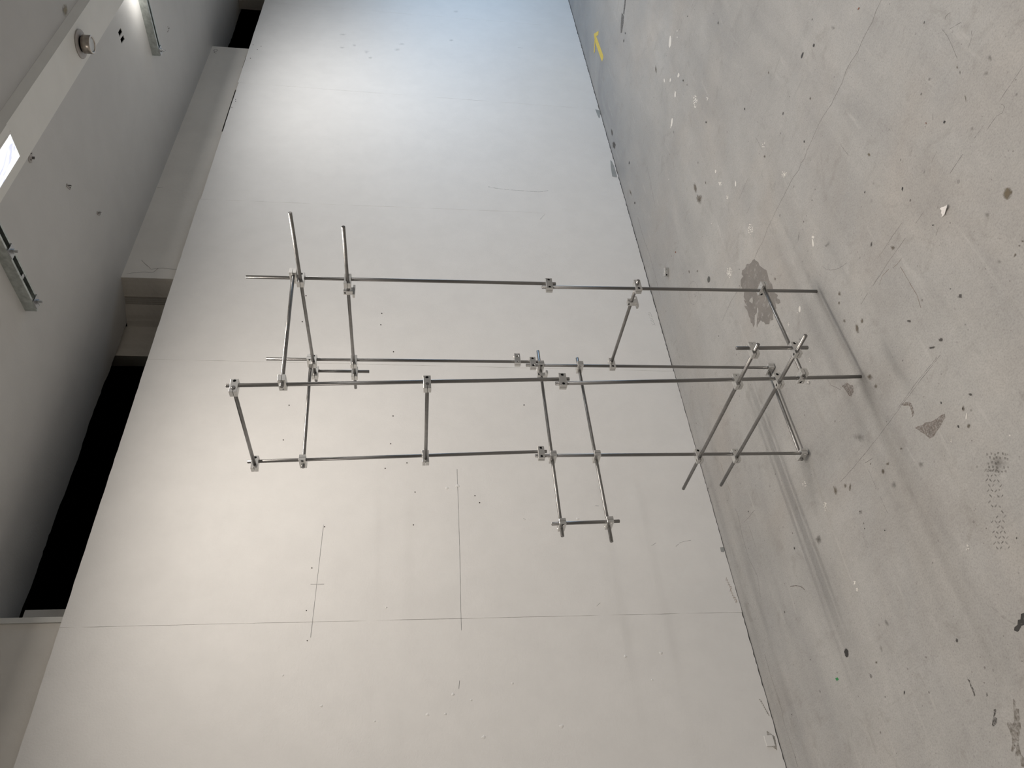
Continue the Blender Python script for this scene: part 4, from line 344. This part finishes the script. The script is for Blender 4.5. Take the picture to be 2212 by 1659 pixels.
ring = [W3(1.176, -3.645 + .018 * math.cos(a) , 2.668 + .011 * math.sin(a)) for a in [i * .42 for i in range(16)]] + [W3(1.176, -3.612, 2.672), W3(1.176, -3.606, 2.655)]
ribbon('chalk_mark', M['bcrack'], ring, .0035, -NV, upper, .0005)
for t, z, r in [(0.824,1.107,6),(0.845,1.047,4),(0.887,1.194,6),(0.887,1.135,5),(0.846,1.542,5),(0.901,1.366,4),(0.741,1.677,4),(0.965,1.011,7),(0.941,0.748,8),(0.705,0.353,7),(0.8,0.405,4),(0.714,0.487,6),(0.794,0.903,5),(0.148,0.587,7),(0.148,0.806,4),(0.509,1.342,4),(-0.01,1.071,9),(0.0,1.114,8)]:
    bm = bmesh.new(); R_ = r * .00085; an = rj.uniform(0, 3); rr = []
    for f, h in ((1, 0), (.8, .35), (.45, .8)):
        rr.append([bm.verts.new(W3(WK - .0018 * h, t + R_ * f * math.cos(i * .698 + an) * (1 + .5 * math.sin(i * 2.1 + r)), z + R_ * f * 1.3 * math.sin(i * .698 + an))) for i in range(9)])
    tp = bm.verts.new(W3(WK - .0018, t, z))
    for x, y in zip(rr, rr[1:]):
        for i in range(9): bm.faces.new((x[i], x[(i + 1) % 9], y[(i + 1) % 9], y[i]))
    for i in range(9): bm.faces.new((rr[-1][i], rr[-1][(i + 1) % 9], tp))
    obj('paint_dab', bm, M['wall'], wall, smooth=True)
for t, z, a, c_, d_, e_ in [(-3.9374, 1.815, -0.0051, -0.0297, 0.0184, -0.0013), (-3.7847, 1.7219, -0.0027, -0.0163, 0.0284, -0.0018), (-3.7362, 1.8006, -0.0037, -0.0226, 0.021, -0.0015), (-3.7002, 1.6284, -0.0036, -0.0228, 0.0279, -0.0014), (-3.8622, 1.3815, -0.0044, -0.027, 0.0219, -0.0005), (-3.7701, 1.4129, -0.0043, -0.0266, 0.0285, -0.0007), (-4.4857, 0.9672, -0.0042, -0.0223, 0.0254, 0.0006), (-3.9824, 1.0144, -0.0035, -0.021, 0.0189, 0.0004), (-3.6143, 1.598, -0.003, -0.0193, 0.0205, -0.001)]:
    flat('smudge', M['wsmudge'], [W3(WK, t + a * math.cos(q) + d_ * math.sin(q), z + c_ * math.cos(q) + e_ * math.sin(q)) for q in [i * .524 for i in range(12)]], .0006, wall, -NV, fan=True)
for n, t, r in ((.653, -2.839, .004), (.667, -2.848, .006), (.671, -2.862, .004), (.674, -2.839, .004), (.671, -2.817, .005), (.727, -2.704, .003)):
    flat('drill_hole', M['hole'], [W3(n + r * math.cos(q) * .7, t + r * math.sin(q), ZC) for q in [i * .785 for i in range(8)]], .0008, ceiling, Vector((0, 0, -1)))
flat('stain', M['ystain'], [W3(-.100 + .022 * math.cos(q), -1.315 + .032 * math.sin(q), ZN) for q in [i * .524 for i in range(12)]], .0008, near, Vector((0, 0, -1)), fan=True)
# small painted-over square plate at the foot of the wall
bm = bmesh.new(); rbox(bm, WK - .0035, WK, 1.0, 1.036, .02, .052); bmesh.ops.bevel(bm, geom=bm.edges[:], offset=.0015, segments=2, affect='EDGES'); obj('blank_plate', bm, M['wall'], wall)

# ---------------------------------------------------------------- ceiling fixings
def bolt(parent, n, t, z, z2, hexr=.0095):
    bm = bmesh.new(); cyl(bm, W3(n, t, z + .012) - parent.location, W3(n, t, z2) - parent.location, .0042, 10, .0008); obj('bolt', bm, M['zincb'], parent)
    bm = bmesh.new(); cyl(bm, W3(n, t, z) - parent.location, W3(n, t, z - .008) - parent.location, hexr, 6); 
    for f in bm.faces: f.smooth = False
    obj('nut', bm, M['zincb'], parent)
def strut(n0, n1, t, h, label, washers, mid=None, w=.0205):
    s = thing('strut_channel', label, 'channel', W3(n1, t, ZC), 'steel channels on the ceiling'); o = s.location; zb = ZC - h
    prof = [(-w, ZC), (w, ZC), (w, zb), (.011, zb), (.011, zb + .007), (.0135, zb + .007), (.0135, zb + .0025), (w - .0025, zb + .0025), (w - .0025, ZC - .0025), (-w + .0025, ZC - .0025), (-w + .0025, zb + .0025), (-.0135, zb + .0025), (-.0135, zb + .007), (-.011, zb + .007), (-.011, zb), (-w, zb)]
    bm = bmesh.new(); prism(bm, [W3(n0, t + a, z) - o for a, z in prof], W3(n1 - n0, 0, 0)); obj('channel', bm, M['zinc'], s)
    for n in washers:
        bm = bmesh.new(); rbox(bm, n - .02, n + .02, t - .02, t + .02, zb - .0045, zb - .0002); bmesh.ops.translate(bm, verts=bm.verts, vec=-o); obj('square_washer', bm, M['zincb'], s)
        bolt(s, n, t, zb - .0045, zb - .024)
    if mid is not None:
        bm = bmesh.new(); rbox(bm, mid - .007, mid + .007, t - .009, t + .009, zb + .001, zb + .010); bmesh.ops.translate(bm, verts=bm.verts, vec=-o); obj('slot_nut', bm, M['zincb'], s)
    return s
strut(.05, .645, -.487, .041, 'galvanised strut channel on the ceiling with two square washers, nearest to the lit opening', [.615, .375], .49)
strut(.10, .645, -2.492, .041, 'long galvanised strut channel on the ceiling beside two square black holes', [.622])
def plate(n, t, ang, label, l=.032, w=.014):
    a = thing('anchor_plate', label, 'bracket', W3(n, t, ZC), 'small anchors left on the ceiling'); o = a.location; u = NV * math.cos(ang) + DV * math.sin(ang); v = NV * -math.sin(ang) + DV * math.cos(ang)
    bm = bmesh.new(); prism(bm, [u * x + v * y for x, y in ((-l / 2, -w / 2), (l / 2, -w / 2), (l / 2 + .003, 0), (l / 2, w / 2), (-l / 2, w / 2))], Vector((0, 0, -.003))); obj('plate', bm, M['plate'], a)
    for q in (-.3, .3):
        bm = bmesh.new(); cyl(bm, u * (l * q) + Vector((0, 0, -.003)), u * (l * q) + Vector((0, 0, -.006)), .0024, 8, .0006); obj('bolt', bm, M['dull'], a)
    bm = bmesh.new(); prism(bm, [u * x + v * y + Vector((0, 0, -.003)) for x, y in ((-.004, -w / 2), (.006, -w / 2), (.006, -w / 2 + .002), (-.004, -w / 2 + .002))], Vector((0, 0, -.009))); obj('tab', bm, M['dull'], a)
    return a
plate(.537, -1.100, -.55, 'small steel anchor plate on the ceiling midway between the two strut channels')
plate(.797, -1.267, -.75, 'small broken anchor tab on the ceiling, closest of the three to the wall')
plate(.277, -.917, .9, 'small grey anchor plate half hidden at the beam edge', .04, .022)
# capped pipe stub under the beam
p = thing('pipe_stub', 'short capped round pipe with wide flange under the white beam', 'pipe', W3(.0155, -1.295, ZS)); o = p.location
bm = bmesh.new(); cyl(bm, Vector((0, 0, -.0003)), Vector((0, 0, -.005)), .053, 40, .0015); obj('flange', bm, M['plate'], p)
bm = bmesh.new(); cyl(bm, Vector((0, 0, -.005)), Vector((0, 0, -.014)), .029, 32); obj('neck', bm, M['screw'], p)
bm = bmesh.new(); cyl(bm, Vector((0, 0, -.012)), Vector((0, 0, -.044)), .034, 40, .0012)
ct = bmesh.new(); cyl(ct, Vector((0, 0, -.040)), Vector((0, 0, -.06)), .027, 40); ring = link('sleeve', boolean(mesh_of(bm), ct), M['brass'], p)
bm = bmesh.new(); cyl(bm, Vector((0, 0, -.036)), Vector((0, 0, -.0412)), .0245, 36, .001); obj('end_disc', bm, M['grey_glass'], p)
# lit opening in the beam
g = thing('ceiling_light', 'bright rectangular light panel set in the underside of the beam', 'light', W3(.01, -.1, ZS)); o = g.location
bm = bmesh.new()
for a in ((-.036, -.030, -.56, .4), (.0505, .0565, -.582, .4), (-.036, .0565, -.590, -.582)): rbox(bm, a[0], a[1], a[2], a[3], ZS - .004, ZS - .0002)
bmesh.ops.translate(bm, verts=bm.verts, vec=-o); obj('frame', bm, M['beam'], g)
bm = bmesh.new(); rbox(bm, -.030, .0505, -.582, .4, ZS - .003, ZS - .0005); bmesh.ops.translate(bm, verts=bm.verts, vec=-o); obj('diffuser', bm, M['diff'], g)
bm = bmesh.new(); prism(bm, [W3(n, -.585, z) for n, z in ((-.0612, ZS - .0035), (-.030, ZS - .0035), (-.030, ZS - .0005), (-.060, ZS - .0005), (-.078, ZN - .0005), (-.0815, ZN - .0005))], DV * .985); bmesh.ops.translate(bm, verts=bm.verts, vec=-o); obj('cover_panel', bm, M['beam'], g)

# ---------------------------------------------------------------- the rod sculpture
RODS = {
 'V1u':((0.0254,-0.0042,1.7436),(0.0123,-0.0059,0.8366)), 'V1l':((0.0130,0.0097,0.8809),(0,0,0.0003)), 'V2u':((0.3768,-0.0033,1.7328),(0.3675,-0.0067,0.8371)), 'V2l':((0.3678,0.0088,0.8844),(0.3640,0.0005,0.0003)),
 'V3u':((0.0347,0.3985,1.7343),(0.0181,0.3694,0.8397)), 'V3l':((0.0190,0.3857,0.8804),(-0.0104,0.3650,0.0003)), 'V4u':((0.3793,0.3967,1.7328),(0.3655,0.3642,0.8502)), 'V4l':((0.3659,0.3803,0.8876),(0.3611,0.3691,0.0003)),
 'V5':((0.4324,-0.0036,1.5993),(0.4314,-0.0046,1.4061)), 'V6':((0.3652,0.6162,0.8624),(0.3628,0.6106,0.6624)), 'V7':((-0.1245,0.3745,0.4157),(-0.1284,0.3697,0.2137)),
 'H1':((-0.2216,0.0108,1.5917),(0.4661,0.0120,1.5811)), 'H2':((-0.1828,0.0108,1.4555),(0.4996,0.0114,1.4532)), 'H5':((0.0212,0.4135,1.7120),(0.3750,0.4116,1.7097)), 'H6':((0.0141,0.3976,1.2237),(0.3651,0.3937,1.2195)),
 'H9':((-0.0111,-0.0092,0.5828),(0.3729,-0.0097,0.5861)), 'H10':((-0.1581,0.3892,0.3707),(0.5392,0.3896,0.3689)), 'H11':((-0.1920,0.3860,0.2527),(0.5198,0.3884,0.2450)),
 'H3':((0.0076,-0.0187,1.6097),(0.0167,0.4151,1.5923)), 'H4':((0.3909,-0.0402,1.5953),(0.3927,0.4078,1.5762)), 'H7':((0.3835,-0.0727,0.8336),(0.3803,0.6488,0.8316)), 'H8':((0.3830,-0.0431,0.6989),(0.3786,0.6684,0.6918)),
 'H12':((-0.0128,-0.0128,0.1842),(-0.0202,0.3848,0.1813)), 'H13':((0.3797,-0.0197,0.0141),(0.3770,0.3840,0.0186))}
RODS = {k: (Vector(a), Vector(b)) for k, (a, b) in RODS.items()}
RR, PITCH, CL, CW, CB = .0051, .0157, .0215, .0100, .0155      # rod radius, hole pitch, half length, half width, screw offset
BASE = Vector((.19, .19, 0))
sculpture = thing('rod_sculpture', 'tall open frame of thin steel rods joined with small aluminium clamps, standing on concrete', 'sculpture', BASE)
for k, (a, b) in RODS.items():
    bm = bmesh.new(); cyl(bm, a - BASE, b - BASE, RR, 24, .0007); obj('rod', bm, M['steel'], sculpture)
def clamp_mesh(cross, s1, s2):
    """Block along x; first rod hole along z at -x; second along z (parallel) or y (crossing) at +x; slots at both ends, one screw each."""
    bm = bmesh.new(); lbox(bm, -CL, CL, -CW, CW, -CW, CW); bmesh.ops.bevel(bm, geom=bm.edges[:], offset=.0006, segments=1, affect='EDGES')
    me = mesh_of(bm); h = PITCH / 2
    cuts = []
    c = bmesh.new(); cyl(c, (-h, 0, -.03), (-h, 0, .03), RR + .0002, 20); cuts.append(c)
    c = bmesh.new()
    if cross: cyl(c, (h, -.03, 0), (h, .03, 0), RR + .0002, 20)
    else: cyl(c, (h, 0, -.03), (h, 0, .03), RR + .0002, 20)
    cuts.append(c)
    c = bmesh.new(); lbox(c, -.03, -h, -.0006, .0006, -.03, .03); cuts.append(c)
    c = bmesh.new()
    if cross: lbox(c, h, .03, -.03, .03, -.0006, .0006)
    else: lbox(c, h, .03, -.0006, .0006, -.03, .03)
    cuts.append(c)
    for x, ax, sg in ((-CB, 1, s1), (CB, 2 if cross else 1, s2)):
        for r, q0, q1 in ((.0045, CW - .0052, .03), (.0024, -.03, -CW + .006)):
            c = bmesh.new(); a = [x, 0, 0]; b = [x, 0, 0]; a[ax] = q0 * sg; b[ax] = q1 * sg; cyl(c, a, b, r, 16); cuts.append(c)
    for c in cuts: me = boolean(me, c)
    me.name = 'clamp'; me.materials.clear(); me.materials.append(M['alu']); return me
bm = bmesh.new(); cyl(bm, (0, 0, 0), (0, 0, .0042), .0042, 16, .0004); cyl(bm, (0, 0, .0002), (0, 0, -.0132), .00225, 12, .0003); ct = bmesh.new(); cyl(ct, (0, 0, .0016), (0, 0, .02), .0021, 6); SCREW = boolean(mesh_of(bm), ct); SCREW.name = 'screw'; SCREW.materials.clear(); SCREW.materials.append(M['screw'])
CACHE = {}
def put_clamp(centre, X, Z, cross, s1, s2, parent, off=Vector()):
    key = (cross, s1, s2)
    if key not in CACHE: CACHE[key] = clamp_mesh(*key)
    Z = Z.normalized(); X = (X - Z * X.dot(Z)).normalized(); Y = Z.cross(X)
    o = link('clamp', CACHE[key], None, parent); mt = Matrix((X, Y, Z)).transposed().to_4x4(); mt.translation = centre - off; o.matrix_local = mt
    for x, ax, sg in ((-CB, 1, s1), (CB, 2 if cross else 1, s2)):
        s = link('screw', SCREW, None, o); v = Vector((x, 0, 0)); v[ax] = (CW - .0051) * sg; d = Vector((0, 0, 0)); d[ax] = sg
        sm = d.to_track_quat('Z', 'X').to_matrix().to_4x4(); sm.translation = v; s.matrix_local = sm
    return o
def closest(a, b):
    p, d = a[0], a[1] - a[0]; q, e = b[0], b[1] - b[0]; r = p - q; A, B, C, D, E = d.dot(d), d.dot(e), e.dot(e), d.dot(r), e.dot(r)
    s = (B * E - C * D) / (A * C - B * B); t = (A * E - B * D) / (A * C - B * B); return p + d * s, q + e * t
# horizontal rod, upright rod, deep screw head seen on the near side, deep screw head seen on top or below
JOINTS = [('H1','V1u',1,0),('H1','V2u',1,1),('H1','V5',1,1),('H2','V1u',1,0),('H2','V2u',0,1),('H2','V5',0,0),('H3','V1u',0,1),('H3','V3u',0,0),('H5','V3u',1,0),('H5','V4u',1,0),('H6','V3u',1,0),('H6','V4u',0,0),
 ('H4','V2u',1,0),('H4','V4u',1,0),('H7','V2l',1,1),('H7','V4l',0,0),('H7','V6',1,1),('H8','V2l',0,0),('H8','V4l',0,0),('H8','V6',0,0),('H9','V1l',1,0),('H9','V2l',1,0),
 ('H10','V7',0,0),('H11','V7',1,1),('H10','V3l',0,0),('H11','V3l',1,1),('H10','V4l',1,1),('H11','V4l',0,0),('H12','V1l',1,0),('H12','V3l',1,0),('H13','V2l',0,0),('H13','V4l',0,0)]
for h, v, b1, b2 in JOINTS:
    ph, pv = closest(RODS[h], RODS[v]); Zd = RODS[v][0] - RODS[v][1]; X = ph - pv; c = (ph + pv) / 2
    Zn = Zd.normalized(); Xn = (X - Zn * X.dot(Zn)).normalized(); Y = Zn.cross(Xn)
    near = 1 if Y.dot(CAMP - c) > 0 else -1; vz = 1 if c.z < 1.26 else -1
    put_clamp(c, X, Zd, True, near if b1 else -near, vz if b2 else -vz, sculpture, BASE)
for k in ('V1', 'V2', 'V3', 'V4'):
    u, l = RODS[k + 'u'], RODS[k + 'l']; z = (u[1].z + l[0].z) / 2
    pu = u[0].lerp(u[1], (u[0].z - z) / (u[0].z - u[1].z)); pl = l[0].lerp(l[1], (l[0].z - z) / (l[0].z - l[1].z))
    Y = Vector((0, 0, 1)).cross(pl - pu); near = 1 if Y.x < 0 else -1
    put_clamp((pu + pl) / 2, pl - pu, Vector((0, 0, 1)), False, near, near, sculpture, BASE)
c = Vector((.3683, -.0064, .9123)); put_clamp(c + Vector((0, -PITCH / 2, 0)), Vector((0, -1, 0)), Vector((0, 0, 1)), True, 1, 1, sculpture, BASE)   # one clamp with an empty second hole
# T-shaped shaft supports
def support_mesh():
    zb = -.020; out = [(-.021, zb), (.021, zb), (.021, zb + .006), (.009, zb + .006), (.009, .0128), (.0008, .0128), (.0008, .003), (-.0008, .003), (-.0008, .0128), (-.009, .0128), (-.009, zb + .006), (-.021, zb + .006)]
    bm = bmesh.new(); prism(bm, [Vector((-.007, y, z)) for y, z in out], Vector((.014, 0, 0))); me = mesh_of(bm)
    for a, b, r in (((-.03, 0, 0), (.03, 0, 0), RR + .0002), ((0, .005, .0088), (0, .03, .0088), .0034), ((0, -.03, .0088), (0, -.004, .0088), .002), ((0, .016, -.03), (0, .016, -.010), .0028), ((0, -.016, -.03), (0, -.016, -.010), .0028)):
        c = bmesh.new(); cyl(c, a, b, r, 14); me = boolean(me, c)
    me.name = 'shaft_support'; me.materials.clear(); me.materials.append(M['alu']); return me
SUP = support_mesh()
for k, pos in (('H2', (.0540, .0110, 1.4547)), ('H7', (.3830, .0420, .8333)), ('H9', (.0811, -.0093, .5836))):
    X = (RODS[k][1] - RODS[k][0]).normalized(); Z = Vector((0, 0, 1)); Y = Z.cross(X).normalized(); Z = X.cross(Y)
    if Y.dot(CAMP - Vector(pos)) < 0: X, Y = -X, -Y
    o = link('shaft_support', SUP, None, sculpture); mt = Matrix((X, Y, Z)).transposed().to_4x4(); mt.translation = Vector(pos) - BASE; o.matrix_local = mt
    s = link('screw', SCREW, None, o); sm = Vector((0, 1, 0)).to_track_quat('Z', 'X').to_matrix().to_4x4() @ Matrix.Scale(.78, 4); sm.translation = Vector((0, .0052, .0088)); s.matrix_local = sm

# ---------------------------------------------------------------- loose things on the floor
lo = thing('loose_clamp', 'single loose aluminium clamp block lying on the floor beside the wall', 'clamp', W3(.893, -1.121, 0))
d = (W3(.910, -1.102, 0) - W3(.878, -1.142, 0)).normalized()
blk = put_clamp(Vector((0, 0, CW + .0004)), -d, Vector((0, 0, 1)), True, -1, -1, lo); blk.name = 'block'
# curled flake of white paint
OUT = [(-.5333,.2791),(-.5304,.2856),(-.521,.2859),(-.5126,.2894),(-.5059,.287),(-.5006,.2844),(-.5054,.2815),(-.5061,.2753),(-.5108,.2727),(-.5107,.2644),(-.5151,.2652),(-.5228,.2725),(-.5272,.2746),(-.5271,.2784),(-.5311,.2773)]
bm = bmesh.new(); ctr = Vector((sum(a for a, b in OUT) / len(OUT), sum(b for a, b in OUT) / len(OUT), 0)); rings = []
for f in (1.0, .8, .55, .28):
    r_ = []
    for a, b in OUT:
        p = ctr.lerp(Vector((a, b, 0)), f); q = (p - ctr); hgt = .0012 + max(0, q.dot(Vector((-.55, .84, 0)))) * .32 + rj.uniform(0, .0009)
        r_.append(bm.verts.new(W3(p.x, p.y, hgt)))
    rings.append(r_)
cv = bm.verts.new(W3(ctr.x, ctr.y, .0015)); k = len(OUT)
for x, y in zip(rings, rings[1:]):
    for i in range(k): bm.faces.new((x[i], x[(i + 1) % k], y[(i + 1) % k], y[i]))
for i in range(k): bm.faces.new((rings[-1][i], rings[-1][(i + 1) % k], cv))
fl = obj('paint_flake', bm, M['paper']); sd = fl.modifiers.new('t', 'SOLIDIFY'); sd.thickness = .0009; sd.offset = 1
tag(fl, 'curled torn flake of white paint lying on the open concrete floor', 'flake')
# yellow tape arrow
ar = thing('tape_arrow', 'yellow tape arrow stuck on the floor near the far end of the white wall', 'tape', W3(.9, -3.5, 0)); o = ar.location
def strip(name, q, z):
    bm = bmesh.new(); prism(bm, [W3(a, b, z) - o for a, b in q], Vector((0, 0, .00035))); obj(name, bm, M['tape'], ar)
strip('shaft', [(.8637, -3.640), (.8521, -3.3308), (.8565, -3.3088), (.8934, -3.3192), (.8983, -3.3565), (.9047, -3.6331), (.9098, -3.650), (.8880, -3.690)], .0003)
strip('barb', [(.8900, -3.716), (.8828, -3.716), (.8087, -3.5994), (.8097, -3.5924), (.8301, -3.5821), (.8680, -3.640), (.8990, -3.676)], .0008)
strip('barb', [(.9010, -3.664), (.8900, -3.652), (.9030, -3.6331), (.9504, -3.5837), (.9682, -3.5954), (.9714, -3.6091)], .0012)
